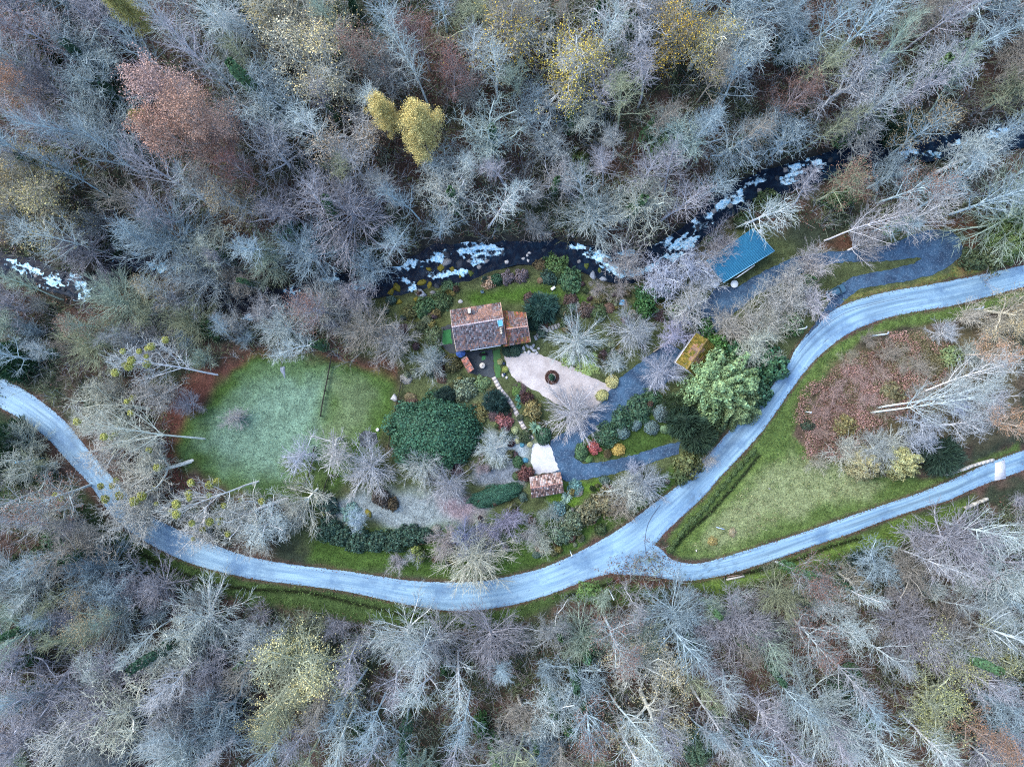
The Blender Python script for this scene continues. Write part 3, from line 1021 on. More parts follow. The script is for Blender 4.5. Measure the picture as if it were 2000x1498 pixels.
def tree_variant(kind, seed, leaf=0, leafsize=.22, drop=0.0):
    rg = random.Random(seed)
    K = KINDS[kind]
    segs, tips = skeleton(rg, K)
    nl = len(K['len'])
    tv, tq, tc, off = [], [], [], 0
    for lv in (0, 1):
        V, Q = tubes(segs[lv], 7 if lv == 0 and K.get('stems', 1) == 1 else 4)
        tv.append(V)
        tq.append(Q + off)
        off += len(V)
    trunk = nmesh('trunk', np.concatenate(tv), np.concatenate(tq), col=np.ones((off, 3)), smooth=True)
    cs = [s for lv in range(2, nl) for s in segs[lv]]
    V, Q = tubes(cs, 3)
    tint = 1 + (np.random.default_rng(seed).random(len(cs)) - .5) * .35
    crown = nmesh('crown', V, Q, col=np.repeat(tint, 6))
    trunk.materials.append(M_BARK)
    crown.materials.append(M_BARK)
    fol = None
    tp = np.array([t[:3] for t in tips])
    if leaf:
        g = np.random.default_rng(seed + 5)
        k = g.integers(0, len(tp), leaf)
        # leaves hold on in clumps
        C = tp[k] + g.normal(size=(leaf, 3)) * .35
        keep = vnoise(C[:, 0] + C[:, 2], C[:, 1] - C[:, 2] * .7, 2.2, seed) > drop
        V, Q, T = leaf_quads(C[keep], leafsize, g)
        fol = nmesh('foliage', V, Q, col=T)
        fol.materials.append(M_LEAF)
    ztop = tp[:, 2].max()
    return dict(trunk=trunk, crown=crown, fol=fol, h=ztop, hc=float(np.mean(tp[:, 2])), r=float(np.percentile(np.hypot(tp[:, 0], tp[:, 1]), 90)), tips=tp, kind=kind)


TV = {}
for kind, cnt in (('tall', 8), ('slim', 6), ('round', 5), ('gnarled', 7), ('stems', 3), ('forked', 3), ('dense', 2)):
    TV[kind] = [tree_variant(kind, 100 + 13 * i + len(kind) * 7) for i in range(cnt)]
LEAFY = {
    'beech': tree_variant('tall', 901, 11000, .12, .25),
    'speckled': tree_variant('gnarled', 902, 4200, .13, .35),
    'yellow': tree_variant('slim', 903, 22000, .14, .15),
    'pale': tree_variant('gnarled', 904, 9000, .11, .4),
    'russet': tree_variant('tall', 905, 5000, .13, .4),
}


def ivy_mesh(seed, h=9.0, r=.9):
    g = np.random.default_rng(seed)
    n = 1300
    t = g.random(n) ** .8
    a = g.random(n) * 2 * PI
    rr = r * (1.1 - .6 * t) * (0.5 + .6 * vnoise(t * 9, a * 1.2, 1, seed))
    C = np.stack([np.cos(a) * rr, np.sin(a) * rr, t * h + .3], 1)
    V, Q, T = leaf_quads(C, .26, g, np.stack([np.cos(a), np.sin(a), a * 0 + .3], 1))
    me = nmesh('ivy', V, Q, col=T)
    me.materials.append(M_LEAF)
    return me


IVY = [ivy_mesh(50, 11, 1.0), ivy_mesh(51, 15, 1.2), ivy_mesh(52, 8, 1.5)]


def ball_mesh(seed, n=420, name='mistletoe'):
    g = np.random.default_rng(seed)
    d = g.normal(size=(n, 3))
    d /= np.linalg.norm(d, axis=1)[:, None]
    C = d * (0.35 + .65 * g.random((n, 1)) ** .5)
    V, Q, T = leaf_quads(C, .22, g, d, .3)
    me = nmesh(name, V, Q, col=T)
    me.materials.append(M_LEAF)
    return me


MISTLE = ball_mesh(60)


ALLT = []


def put_tree(v, px, py, look, name='bare_tree', cat='tree', group=None, scale=1.0, bark=(.4, .4, .42), leafc=None, ivy=None, lean=None,
             at_base=False, rz=None, sx=1.0, label=None, mistle=(), wide=1.0):
    """px, py is where the crown shows (or the foot, at_base)"""
    ALLT.append((px, py))
    hc = v['hc'] * scale
    if at_base:
        x, y, z = gp(px, py)
    else:
        x, y, z = gp(px, py, hc)
    x, y, z = float(x), float(y), float(z)
    if lean is not None:                       # lean: pixel target of the crown, foot given
        kx = (HC - z - hc) / HC * PXM
        dx, dy = (lean[0] - CX) * kx - x, (CY - lean[1]) * kx - y
    else:
        dx, dy = R.gauss(0, .05) * hc, R.gauss(0, .05) * hc
    e = empty(name, (x, y, z - .1))
    axis_ = Vector((-dy, dx, 0))
    ang = math.atan2(math.hypot(dx, dy), hc)
    q_ = Matrix.Rotation(ang, 3, axis_.normalized()) if axis_.length > 1e-4 else Matrix.Identity(3)
    rzz = R.uniform(0, 2 * PI) if rz is None else rz
    e.rotation_euler = (q_ @ Matrix.Rotation(rzz, 3, 'Z')).to_euler()
    st = scale
    e.scale = (scale * wide, scale * wide, st)
    bark = (bark[0] * .97, bark[1] * 1.03, bark[2] * 1.04)
    tag(e, label or place_label(look, px, py), cat, group)
    link('trunk', v['trunk'], None, e, tuple(min(.72, c * 1.3 + .02) for c in bark))   # pale lichen on trunk and limbs
    link('crown', v['crown'], None, e, tuple(c * .86 for c in bark))
    if v['fol'] is not None and leafc is not None:
        link('foliage', v['fol'], None, e, leafc)
    if ivy is not None:
        o = link('ivy', R.choice(IVY), None, e, ivy)
        o.rotation_euler = (0, 0, R.uniform(0, 6))
        o.location = (0, 0, R.choice((0, 3)) if v['kind'] in ('tall', 'slim', 'forked') else 0)
    for _ in range(mistle if isinstance(mistle, int) else 0):
        tp = v['tips'][R.randrange(len(v['tips']))]
        o = link('mistletoe', MISTLE, None, e, (.32, .34, .09))
        o.location = tuple(tp)
        s = R.uniform(.45, .85)
        o.scale = (s, s, s * .9)
    return e


# bark colours (linear)
B_BLUE, B_MAUVE, B_BROWN, B_GREEN, B_WHITE, B_OLIVE = (.34, .42, .46), (.38, .365, .40), (.30, .27, .235), (.35, .42, .34), (.52, .58, .57), (.31, .33, .22)
GREEN_D, GREEN_M, GREEN_L = (.035, .085, .05), (.06, .13, .06), (.12, .2, .09)

# ------------------------------------------------------------------ buildings
def lerp(a, b, t):
    return a + (b - a) * t


def tiled_slope(parent, name, A, B, C, D, tw, tl, tint, label=None):
    """canal tiles: A-B is the eave, D-C the ridge; tint(u, v) -> colour"""
    A, B, C, D = map(Vector, (A, B, C, D))
    W = ((B - A).length + (C - D).length) / 2
    L = ((D - A).length + (C - B).length) / 2
    nc, nr = max(2, int(W / tw)), max(2, int(L / tl))
    nrm = (B - A).cross(D - A).normalized()
    if nrm.z < 0:
        nrm = -nrm
    mb = MB()

    def pt(u, v, h):
        return lerp(lerp(A, B, u), lerp(D, C, u), v) + nrm * h
    hgt = tw * .42
    for i in range(nc):
        for j in range(nr):
            u0, u1 = i / nc, (i + 1) / nc
            v0, v1 = j / nr, (j + 1.12) / nr
            t_ = tint((u0 + u1) / 2, (v0 + v1) / 2)
            jit = R.uniform(-.012, .012)
            lo, hi = .045 + jit, .012
            us = [u0, u0 + (u1 - u0) * .25, u0 + (u1 - u0) * .75, u1]
            hs = [0, hgt, hgt, 0]
            k = mb._add([pt(u, v0, lo + h) for u, h in zip(us, hs)] + [pt(u, min(v1, 1.0), hi + h * .85) for u, h in zip(us, hs)], t_)
            for m_ in range(3):
                mb.q.append((k + m_, k + m_ + 1, k + 5 + m_, k + 4 + m_))
            mb.q.append((k + 3, k + 2, k + 1, k))
    o = mb.build(name, M_TILE, parent)
    o['kind'] = 'stuff'
    if label:
        o['label'] = label
    return o


def ridge_caps(parent, a, b, r=.16, tint=(.5, .36, .34), n=None, name='ridge_tiles'):
    a, b = Vector(a), Vector(b)
    n = n or max(3, int((b - a).length / .42))
    mb = MB()
    for i in range(n):
        p, q_ = lerp(a, b, i / n), lerp(a, b, (i + 1.08) / n)
        c = R.uniform(.75, 1.2)
        mb.cyl(p + Vector((0, 0, .02)), q_ + Vector((0, 0, .02)), r * 1.05, r * .92, 7, tuple(t * c for t in tint))
    o = mb.build(name, M_TILE, parent)
    o['kind'] = 'stuff'
    return o


def roof_slab(parent, A, B, C, D, th, color, name='roof_deck'):
    mb = MB()
    A, B, C, D = map(Vector, (A, B, C, D))
    dn = Vector((0, 0, -th))
    mb.quad(A, B, C, D)
    mb.quad(D + dn, C + dn, B + dn, A + dn)
    for p, q_ in ((A, B), (B, C), (C, D), (D, A)):
        mb.quad(p + dn, q_ + dn, q_, p)
    return mb.build(name, M_WOOD, parent, color)


def inset(pts, k):
    c = sum((Vector(p).to_2d() for p in pts), Vector((0, 0))) / len(pts)
    out = []
    for p in pts:
        p2 = Vector(p).to_2d()
        d = (c - p2)
        out.append(p2 + d.normalized() * k)
    return out


def window(parent, name, p, q_, z0, z1, nrm, frame=(.75, .75, .75), glass=(.02, .03, .04)):
    """window in a wall from p to q_ (xy), facing nrm"""
    p, q_ = Vector((*p, 0)), Vector((*q_, 0))
    nv = Vector((*nrm, 0)).normalized()
    t = (q_ - p).normalized()
    mb = MB()
    w = .08
    for a, b, c, d in ((p, q_, z0, z0 + w), (p, q_, z1 - w, z1), (p, p + t * w, z0, z1), (q_ - t * w, q_, z0, z1),
                       ((p + q_) / 2 - t * w / 2, (p + q_) / 2 + t * w / 2, z0, z1)):
        c3 = (a + b) / 2 + nv * .03
        mb.box((c3.x, c3.y, (c + d) / 2), ((b - a).length, .08, d - c), math.atan2(t.y, t.x))
    f = mb.build(name, M_PAINT, parent, frame)
    g = MB()
    c3 = (p + q_) / 2 + nv * .012
    g.box((c3.x, c3.y, (z0 + z1) / 2), ((q_ - p).length - .1, .03, z1 - z0 - .1), math.atan2(t.y, t.x))
    o = g.build('pane', M_GLASS, parent, glass)
    o.parent = f
    return f


M_GLASS, _nt, _b = mat('window_glass')
_b.inputs['Base Color'].default_value = (.02, .035, .05, 1)
_b.inputs['Roughness'].default_value = .08
_b.inputs['Specular IOR Level'].default_value = .8
M_SKYLIGHT, _nt, _b = mat('skylight_glass')
_b.inputs['Base Color'].default_value = (.12, .42, .68, 1)
_b.inputs['Roughness'].default_value = .15
M_CAR, _nt, _b = mat('car_paint_sky_tint')
_b.inputs['Base Color'].default_value = (.03, .09, .14, 1)  # dark car: the sky's blue reflection is put into the base colour
_b.inputs['Roughness'].default_value = .22
_b.inputs['Coat Weight'].default_value = .8


def mul(c, k):
    return tuple(x * k for x in c)


def tilemix(*cols):
    def f():
        c = R.choice(cols)
        return mul(c, R.uniform(.7, 1.25))
    return f


GREYT, ORANGET, REDT, DARKT, MAUVET = (.19, .175, .19), (.30, .185, .15), (.21, .115, .10), (.10, .085, .09), (.23, .165, .165)

# --- main house
hz = float(P(930, 640).z)
ez, rz_ = hz + 4.7, hz + 6.3
house = tag(empty('house', P(935, 640)), 'stone house with weathered red-grey tile roof and lower annex on its right', 'house')
nw, ne, se, sw = PZ(879, 606, ez), PZ(978, 591, ez), PZ(990, 671, ez - .3), PZ(891, 687, ez - .3)
rw, re_ = PZ(882.5, 639, rz_), PZ(983, 622, rz_)


def t_north(u, v):
    n_ = vnoise(u * 9, v * 4, 1.3, 61)
    if u > .3 and n_ + .3 * u > .6 and v < .8:
        c = R.choice((ORANGET, ORANGET, (.36, .23, .19), MAUVET))
    else:
        c = R.choice((GREYT, MAUVET, DARKT, REDT, (.26, .24, .25)))
    return mul(c, R.uniform(.75, 1.2))


def t_south(u, v):
    n_ = vnoise(u * 8, v * 5, 1.4, 62)
    if v < .2 and n_ > .3 or n_ > .82:
        c = R.choice((ORANGET, MAUVET, GREYT))
    else:
        c = R.choice((GREYT, GREYT, MAUVET, DARKT, (.30, .30, .33)))
    return mul(c, R.uniform(.75, 1.2))


def t_annex(u, v):
    k = vnoise(u * 7, v * 5, 1.3, 63)
    if u < .25 or k > .55:
        c = R.choice((REDT, (.36, .13, .08), (.2, .13, .05)))
    else:
        c = R.choice((MAUVET, GREYT, REDT, DARKT))
    return mul(c, R.uniform(.75, 1.2))


roof_slab(house, nw, ne, re_, rw, .16, (.12, .09, .07))
roof_slab(house, sw, se, re_, rw, .16, (.12, .09, .07))
tiled_slope(house, 'roof_tiles', ne, nw, rw, re_, .2, .34, lambda u, v: t_north(1 - u, v), 'grey and bright orange tiles of the back slope')
tiled_slope(house, 'roof_tiles', sw, se, re_, rw, .23, .38, t_south, 'lichen-grey tiles of the front slope')
ridge_caps(house, rw, re_, .16, (.42, .36, .38))
ridge_caps(house, nw + Vector((0.05, 0, .05)), rw + Vector((.05, 0, .02)), .09, (.42, .35, .3), name='verge_tiles')
ridge_caps(house, rw + Vector((0.05, 0, 0)), sw + Vector((.05, 0, .05)), .09, (.42, .35, .3), name='verge_tiles')
ridge_caps(house, ne + Vector((-.05, 0, .05)), re_ + Vector((-.05, 0, .02)), .10, (.4, .28, .2), name='verge_tiles')
ridge_caps(house, re_ + Vector((-.05, 0, 0)), se + Vector((-.05, 0, .05)), .10, (.38, .2, .14), name='verge_tiles')
wl = inset([sw, se, re_, ne, nw, rw], .45)
mb = MB()
mb.prism([tuple(p) for p in wl], hz - .6, [ez - .45, ez - .45, rz_ - .35, ez - .2, ez - .2, rz_ - .35])
mb.build('wall', M_STONE, house, (.5, .49, .46))
# front ledge and gutter seen under the eave
a, b = sw.to_2d(), se.to_2d()
td = (b - a).normalized()
nd = Vector((td.y, -td.x))
mb = MB()
p0, p1 = a + td * 2.6 + nd * .12, b - td * 1.2 + nd * .12
mb.beam((*p0, ez - .62), (*p1, ez - .62), .22, .1)
mb.build('awning_rail', M_PAINT, house, (.78, .8, .84))
mb = MB()
mb.cyl((*(a + nd * .02), ez - .42), (*(b + nd * .02), ez - .42), .06, n=8)
mb.build('gutter', M_PAINT, house, (.05, .08, .14))
for k in (.15, .42, .7):
    pa = Vector(wl[0]).lerp(Vector(wl[1]), k)
    window(house, 'window', pa, pa + td * 1.0, hz + 2.7, hz + 3.9, nd)
    window(house, 'window', pa + td * .1, pa + td * 1.1, hz + .6, hz + 1.8, nd)
pa = Vector(wl[0]).lerp(Vector(wl[1]), .56)
mb = MB()
mb.box((*(pa + nd * .03), hz + 1.05), (1.0, .08, 2.1), math.atan2(td.y, td.x))
door = mb.build('door', M_WOOD, house, (.12, .07, .04))
# chimneys
mb = MB()
c = PZ(917, 607, rz_ + .2)
mb.box((c.x, c.y, rz_ - .25), (.42, .8, 1.3), math.radians(8))
ch = mb.build('chimney', M_STONE, house, (.66, .62, .52))
mb = MB()
mb.box((c.x, c.y, rz_ + .45), (.52, .9, .1), math.radians(8))
cap = mb.build('cap', M_STONE, house, (.75, .72, .62))
cap.parent = ch
mb = MB()
c = PZ(979, 646, rz_ + .3)
mb.box((c.x, c.y, rz_ - .3), (.62, 1.25, 1.1), math.radians(8))
ch = mb.build('chimney', M_STONE, house, (.16, .13, .11))
for k, t_ in ((.42, .35), (0, .5), (-.42, .75)):
    mb = MB()
    mb.cyl((c.x - k * .12, c.y + k, rz_ + .22), (c.x - k * .12, c.y + k, rz_ + .6), .2, .15, 9)
    po = mb.build('chimney_pot', M_STONE, house, (t_, t_ * .95, t_ * .82))
    po.parent = ch
# skylight close to the ridge
sA, sB = lerp(lerp(sw, se, .885), lerp(rw, re_, .885), .74), lerp(lerp(sw, se, .975), lerp(rw, re_, .975), .74)
sD, sC = lerp(lerp(sw, se, .885), lerp(rw, re_, .885), .97), lerp(lerp(sw, se, .975), lerp(rw, re_, .975), .97)
up = Vector((0, -.1, .2))
mb = MB()
for p, q_ in ((sA, sB), (sB, sC), (sC, sD), (sD, sA)):
    mb.beam(p + up, q_ + up, .09, .14)
sk = mb.build('skylight', M_PAINT, house, (.3, .5, .6))
mb = MB()
mb.quad(sA + up, sB + up, sC + up, sD + up)
mb.quad(sD, sC, sB, sA)
for p, q_ in ((sA, sB), (sB, sC), (sC, sD), (sD, sA)):
    mb.quad(p, q_, q_ + up, p + up)
g = mb.build('pane', M_SKYLIGHT, house)
g.parent = sk
# --- annex
ez2, rz2 = hz + 3.6, hz + 4.9
anw, ane, ase, asw = PZ(981, 607, ez2), PZ(1027, 611, ez2), PZ(1036, 668, ez2), PZ(983, 677, ez2)
arw, are = PZ(987.5, 643, rz2), PZ(1031, 637, rz2)
roof_slab(house, anw, ane, are, arw, .14, (.12, .07, .05))
roof_slab(house, asw, ase, are, arw, .14, (.12, .07, .05))
tiled_slope(house, 'roof_tiles', ane, anw, arw, are, .2, .34, lambda u, v: t_annex(1 - u, v), 'red tiles of the annex back slope')
tiled_slope(house, 'roof_tiles', asw, ase, are, arw, .23, .38, t_annex, 'red and grey tiles of the annex front slope')
ridge_caps(house, arw, are, .15, (.46, .3, .26))
ridge_caps(house, ane, are, .09, (.4, .28, .24), name='verge_tiles')
ridge_caps(house, are, ase, .09, (.4, .28, .24), name='verge_tiles')
wa = inset([asw, ase, are, ane, anw, arw], .3)
mb = MB()
mb.prism([tuple(p) for p in wa], hz - .6, [ez2 - .25, ez2 - .25, rz2 - .3, ez2 - .2, ez2 - .2, rz2 - .3])
mb.build('annex_wall', M_STONE, house, (.68, .7, .74))
td2 = (ase - asw).to_2d().normalized()
nd2 = Vector((td2.y, -td2.x))
for k in (.2, .62):
    pa = Vector(wa[0]).lerp(Vector(wa[1]), k)
    window(house, 'window', pa, pa + td2 * .9, hz + 1.0, hz + 2.2, nd2)
# low open shelter roof left gable
mb = MB()
for (ax_, ay_), (bx_, by_) in (((866, 642), (880, 640)), ((864, 675), (880, 672)), ((865, 642), (864, 676))):
    mb.beam(P(ax_, ay_, 0, .9), P(bx_, by_, 0, .9), .08, .08)
    mb.beam(P(ax_, ay_, 0, -.1), P(ax_, ay_, 0, .95), .09, .09)
    mb.beam(P(bx_, by_, 0, -.1), P(bx_, by_, 0, .95), .09, .09)
tag(mb.build('railing', M_WOOD, None, (.05, .06, .06)), 'low dark railing round the green mat at the left gable', 'railing')
drape('green_mat', [(863, 646), (881, 643), (883, 672), (864, 674)], 0.12, M_GRASSBLADE, 'green mat', step=5)
bpy.data.objects['green_mat']['label'] = 'square green artificial turf mat beside the left gable of the house'
bpy.data.objects['green_mat']['category'] = 'mat'
bpy.data.objects['green_mat']['kind'] = 'thing'
for a_ in bpy.data.objects['green_mat'].data.attributes['tint'].data:
    a_.color = (.025, .13, .045, 1)
g2 = drape('green_mat', [(941, 688), (948, 687), (948, 703), (941, 703)], 0.12, M_GRASSBLADE, 'narrow green turf strip on the dark terrace by the house wall', step=5, kind='thing')
g2['category'] = 'mat'
for a_ in g2.data.attributes['tint'].data:
    a_.color = (.05, .2, .07, 1)


def simple_pitched(root, corners, eave, ridge_h, gnd, wallc, tint, tw=.3, tl=.42, wall_in=.25, capc=(.34, .2, .17)):
    """corners A,B (eave 1), C,D (eave 2) px in ring order; ridge joins mid(B,C) and mid(D,A)"""
    A, B, C, D = [PZ(p[0], p[1], gnd + eave) for p in corners]
    k = (HC - gnd - ridge_h) / (HC - gnd - eave)
    m1, m2 = (B + C) / 2, (D + A) / 2
    r1, r2 = Vector((m1.x, m1.y, gnd + ridge_h)), Vector((m2.x, m2.y, gnd + ridge_h))
    roof_slab(root, A, B, r1, r2, .12, (.1, .07, .05))
    roof_slab(root, C, D, r2, r1, .12, (.1, .07, .05))
    tiled_slope(root, 'roof_tiles', A, B, r1, r2, tw, tl, tint)
    tiled_slope(root, 'roof_tiles', C, D, r2, r1, tw, tl, tint)
    ridge_caps(root, r1, r2, .15, capc)
    w = inset([A, B, r1, C, D, r2], wall_in)
    mb = MB()
    if (B - A).to_2d().cross((C - B).to_2d()) < 0:
        order = [5, 4, 3, 2, 1, 0]
    else:
        order = [0, 1, 2, 3, 4, 5]
    zt = [gnd + eave - .18, gnd + eave - .18, gnd + ridge_h - .25, gnd + eave - .18, gnd + eave - .18, gnd + ridge_h - .25]
    mb.prism([tuple(w[i]) for i in order], gnd - .6, [zt[i] for i in order])
    mb.build('wall', M_STONE, root, wallc)
    return A, B, C, D, w


# --- tiled shed by the apron
gz = float(P(1067, 945).z)
shed = tag(empty('shed', P(1067, 947)), 'small shed with a mottled red-brown tile roof below the bright apron', 'shed')
A, B, C, D, w = simple_pitched(shed, [(1038, 972), (1102, 961), (1095, 922), (1034, 932)], 2.5, 3.4, gz, (.45, .43, .4),
                               lambda u, v: mul(R.choice(((.33, .21, .17), (.13, .09, .08), (.38, .28, .25), (.22, .15, .14), (.42, .37, .36))), R.uniform(.6, 1.3)), tw=.3, tl=.36)
tdv = (B - A).to_2d().normalized()
mb = MB()
pm = (Vector(w[3]) + Vector(w[4])) / 2
mb.box((pm.x, pm.y, gz + 1.0), (2.4, .1, 2.1), math.atan2(tdv.y, tdv.x))
mb.build('door', M_WOOD, shed, (.1, .06, .04))
mb = MB()
nn = Vector((tdv.y, -tdv.x)) * .08
mb.cyl((A.x + nn.x, A.y + nn.y, gz + 2.42), (B.x + nn.x, B.y + nn.y, gz + 2.42), .06, n=8)
mb.build('gutter', M_PAINT, shed, (.12, .12, .12))

# --- little tiled lean-to by the terrace
gz2 = float(P(912, 712).z)
lean = tag(empty('tool_shelter', P(913, 712)), 'tiny leaning shelter with a long red tile roof beside the terrace', 'shelter')
a_, b_, c_, d_ = [PZ(px, py, gz2 + zz) for px, py, zz in ((900.5, 702, 1.9), (915, 729, 1.9), (926.5, 721, 2.3), (911.5, 695, 2.3))]
roof_slab(lean, a_, b_, c_, d_, .1, (.1, .06, .05))
tiled_slope(lean, 'roof_tiles', a_, b_, c_, d_, .26, .36, lambda u, v: mul(R.choice((REDT, (.38, .16, .12), MAUVET)), R.uniform(.75, 1.25)))
mb = MB()
mb.prism([tuple(p) for p in inset([a_, b_, c_, d_], .25)], gz2 - .3, [gz2 + 1.75, gz2 + 1.75, gz2 + 2.1, gz2 + 2.1])
mb.build('wall', M_WOOD, lean, (.14, .09, .07))

# --- mossy-roofed garage
gz3 = float(P(1358, 700).z)
gar = tag(empty('garage', P(1358, 695)), 'white-walled garage with a moss-covered tile roof beside the pale willow', 'garage')


def t_moss(u, v):
    n_ = vnoise(u * 7, v * 6, 1.1, 71)
    if n_ > .3:
        return mul(R.choice(((.13, .105, .02), (.16, .13, .03), (.09, .095, .02), (.19, .14, .035))), R.uniform(.7, 1.3))
    return mul(R.choice(((.25, .15, .09), (.2, .14, .1))), R.uniform(.7, 1.3))


A, B, C, D, w = simple_pitched(gar, [(1320, 708), (1360, 650), (1398, 677), (1358, 735)], 3.0, 3.9, gz3, (.72, .75, .8), t_moss, tw=.28, tl=.36, wall_in=.12, capc=(.2, .15, .06))
# window in the white gable that faces the drive
gm0, gm1 = Vector(w[4]), Vector(w[0])
tdv = (gm1 - gm0).normalized()
ndv = Vector((-tdv.y, tdv.x))
if ndv.dot(Vector((w[0][0] - w[1][0], w[0][1] - w[1][1]))) < 0:
    ndv = -ndv
pm = gm0.lerp(gm1, .36)
window(gar, 'window', pm, pm + tdv * 1.1, gz3 + .9, gz3 + 2.1, ndv, glass=(.01, .01, .02))

# --- blue standing-seam building
gz4 = float(P(1445, 505).z)
blue = tag(empty('barn', P(1445, 505)), 'long low building with a plain blue metal roof beside the river', 'building')
zN, zS = gz4 + 4.6, gz4 + 3.6
bN, bE, bS, bW = PZ(1470, 446, zN), PZ(1512.5, 490.5, zS), PZ(1413, 552, zS), PZ(1379, 509, zN)
roof_slab(blue, bW, bN, bE, bS, .14, (.028, .16, .27), name='roof')
for i in range(27):
    t_ = (i + .5) / 27
    mb = MB()
    mb.beam(lerp(bW, bN, t_) + Vector((0, 0, .03)), lerp(bS, bE, t_) + Vector((0, 0, .03)), .07, .09)
    mb.build('roof_seam', M_PAINT, blue, (.02, .13, .25))
mb = MB()
mb.beam(bS + Vector((0, 0, -.02)), bE + Vector((0, 0, -.02)), .14, .16)
mb.beam(bE, bN, .12, .14)
mb.build('fascia', M_PAINT, blue, (.2, .45, .62))
mb = MB()
ww = inset([bS, bE, bN, bW], .35)
mb.prism([tuple(p) for p in ww], gz4 - 2.2, [zS - .2, zS - .2, zN - .2, zN - .2])
mb.build('wall', M_STONE, blue, (.6, .63, .66))
tdv = (bE - bS).to_2d().normalized()
ndv = Vector((tdv.y, -tdv.x))
for k in (.12, .35, .6, .8):
    pa = Vector(ww[0]).lerp(Vector(ww[1]), k)
    window(blue, 'window', pa, pa + tdv * 1.1, gz4 + 1.1, gz4 + 2.3, ndv)
mb = MB()
q0 = bS.to_2d().lerp(bE.to_2d(), .27) + ndv * .55
q1 = bS.to_2d().lerp(bE.to_2d(), .62) + ndv * .35
mb.beam((*q0, zS - .7), (*q1, zS - .7), .16, .12)
mb.beam((*q0, gz4), (*q0, zS - .7), .1, .1)
mb.build('awning_rail', M_PAINT, blue, (.75, .78, .8))
# white frosted balcony along the river gable
mb = MB()
s0, s1 = bS.to_2d(), bW.to_2d()
tv_ = (s1 - s0).normalized()
nv_ = Vector((-tv_.y, tv_.x))
if nv_.dot(Vector((bS.x - bE.x, bS.y - bE.y))) < 0:
    nv_ = -nv_
for k0, k1, off, hh, ww_ in ((0.0, .32, .75, 1.6, 1.3), (.34, .98, .55, 2.4, .35), (.4, 1.12, 1.15, 1.9, .28), (1.0, 1.16, .7, 2.6, .9)):
    mb.beam((*(s0.lerp(s1, k0) + nv_ * off), gz4 + hh), (*(s0.lerp(s1, k1) + nv_ * off), gz4 + hh), ww_, .12)
for k in (0.05, .3, .6, .95):
    p_ = s0.lerp(s1, k) + nv_ * 1.05
    mb.beam((*p_, gz4 - 1.5), (*p_, gz4 + 2.2), .12, .12)
mb.build('balcony', M_PAINT, blue, (.74, .78, .8))
mb = MB()
p_ = PZ(1484, 452, gz4 + 4.9)
mb.box(p_, (.65, .65, .7), .5)
mb.build('chimney', M_PAINT, blue, (.65, .7, .74))


# ------------------------------------------------------------------ car
def loft(mb, rings, tint=(1, 1, 1), cap=True):
    k = [mb._add(r, tint) for r in rings]
    n = len(rings[0])
    for a, b in zip(k[:-1], k[1:]):
        for i in range(n):
            j = (i + 1) % n
            mb.q.append((a + i, a + j, b + j, b + i))
    if cap:
        for i in range(1, n - 1):
            mb.t.append((k[-1], k[-1] + i, k[-1] + i + 1))
            mb.t.append((k[0], k[0] + i + 1, k[0] + i))


def rring(L, W, z, r, cx=0, n=4):
    pts = []
    for sx, sy, a0 in ((1, 1, 0), (-1, 1, 90), (-1, -1, 180), (1, -1, 270)):
        for i in range(n + 1):
            a = math.radians(a0 + 90 * i / n)
            pts.append((cx + sx * (L / 2 - r) + math.cos(a) * r, sy * (W / 2 - r) + math.sin(a) * r, z))
    return pts


car = tag(empty('parked_car', P(1629, 571), math.radians(27)), 'dark hatchback, sky-blue reflection in its colour, parked on the gravel track near the road bend', 'car')


def cpart(mb, name, m_, color=None, parent=None, smooth=False):
    me = nmesh(name, mb.v, mb.q, mb.t, col=np.array(mb.c, float), smooth=smooth)
    o = link(name, me, m_, parent or car, color)
    return o


mb = MB()
loft(mb, [rring(3.7, 1.5, .3, .3), rring(3.95, 1.66, .42, .42), rring(3.98, 1.7, .65, .45), rring(3.9, 1.66, .84, .42), rring(3.7, 1.5, .93, .38)])
cpart(mb, 'body', M_CAR, smooth=False)
mb = MB()
loft(mb, [rring(2.55, 1.46, .93, .3, -.25), rring(1.75, 1.16, 1.38, .25, -.3)])
cpart(mb, 'cabin_glass', M_GLASS)
mb = MB()
loft(mb, [rring(1.72, 1.14, 1.385, .25, -.3), rring(1.5, 1.0, 1.45, .25, -.3)])
for sy in (-1, 1):
    for x0, x1 in ((1.02, .56), (-.3, -.3), (-1.5, -1.15)):
        mb.beam((x0, sy * .72, .93), (x1, sy * .57, 1.4), .06, .05)
cpart(mb, 'roof_panel', M_CAR)
for sx in (-1.2, 1.25):
    for sy in (-1, 1):
        mb = MB()
        mb.cyl((sx, sy * .66, .31), (sx, sy * .86, .31), .31, n=16)
        wh = cpart(mb, 'wheel', M_PAINT, (.015, .015, .015))
        mb = MB()
        mb.cyl((sx, sy * .84, .31), (sx, sy * .875, .31), .19, n=12)
        cpart(mb, 'rim', M_PAINT, (.3, .3, .32), wh)
for sy in (-1, 1):
    mb = MB()
    mb.box((1.88, sy * .58, .68), (.16, .34, .16))
    cpart(mb, 'headlight', M_GLASS)
    mb = MB()
    mb.box((-1.93, sy * .62, .72), (.1, .22, .2))
    cpart(mb, 'tail_light', M_PAINT, (.2, .01, .01))
    mb = MB()
    mb.box((.75, sy * .92, .95), (.14, .2, .12))
    cpart(mb, 'mirror', M_CAR)


# ------------------------------------------------------------------ bushes and plants
def dome_dirs(g, n, low=-.15):
    d = g.normal(size=(int(n * 2.4), 3))
    d /= np.linalg.norm(d, axis=1)[:, None]
    return d[d[:, 2] > low][:n]


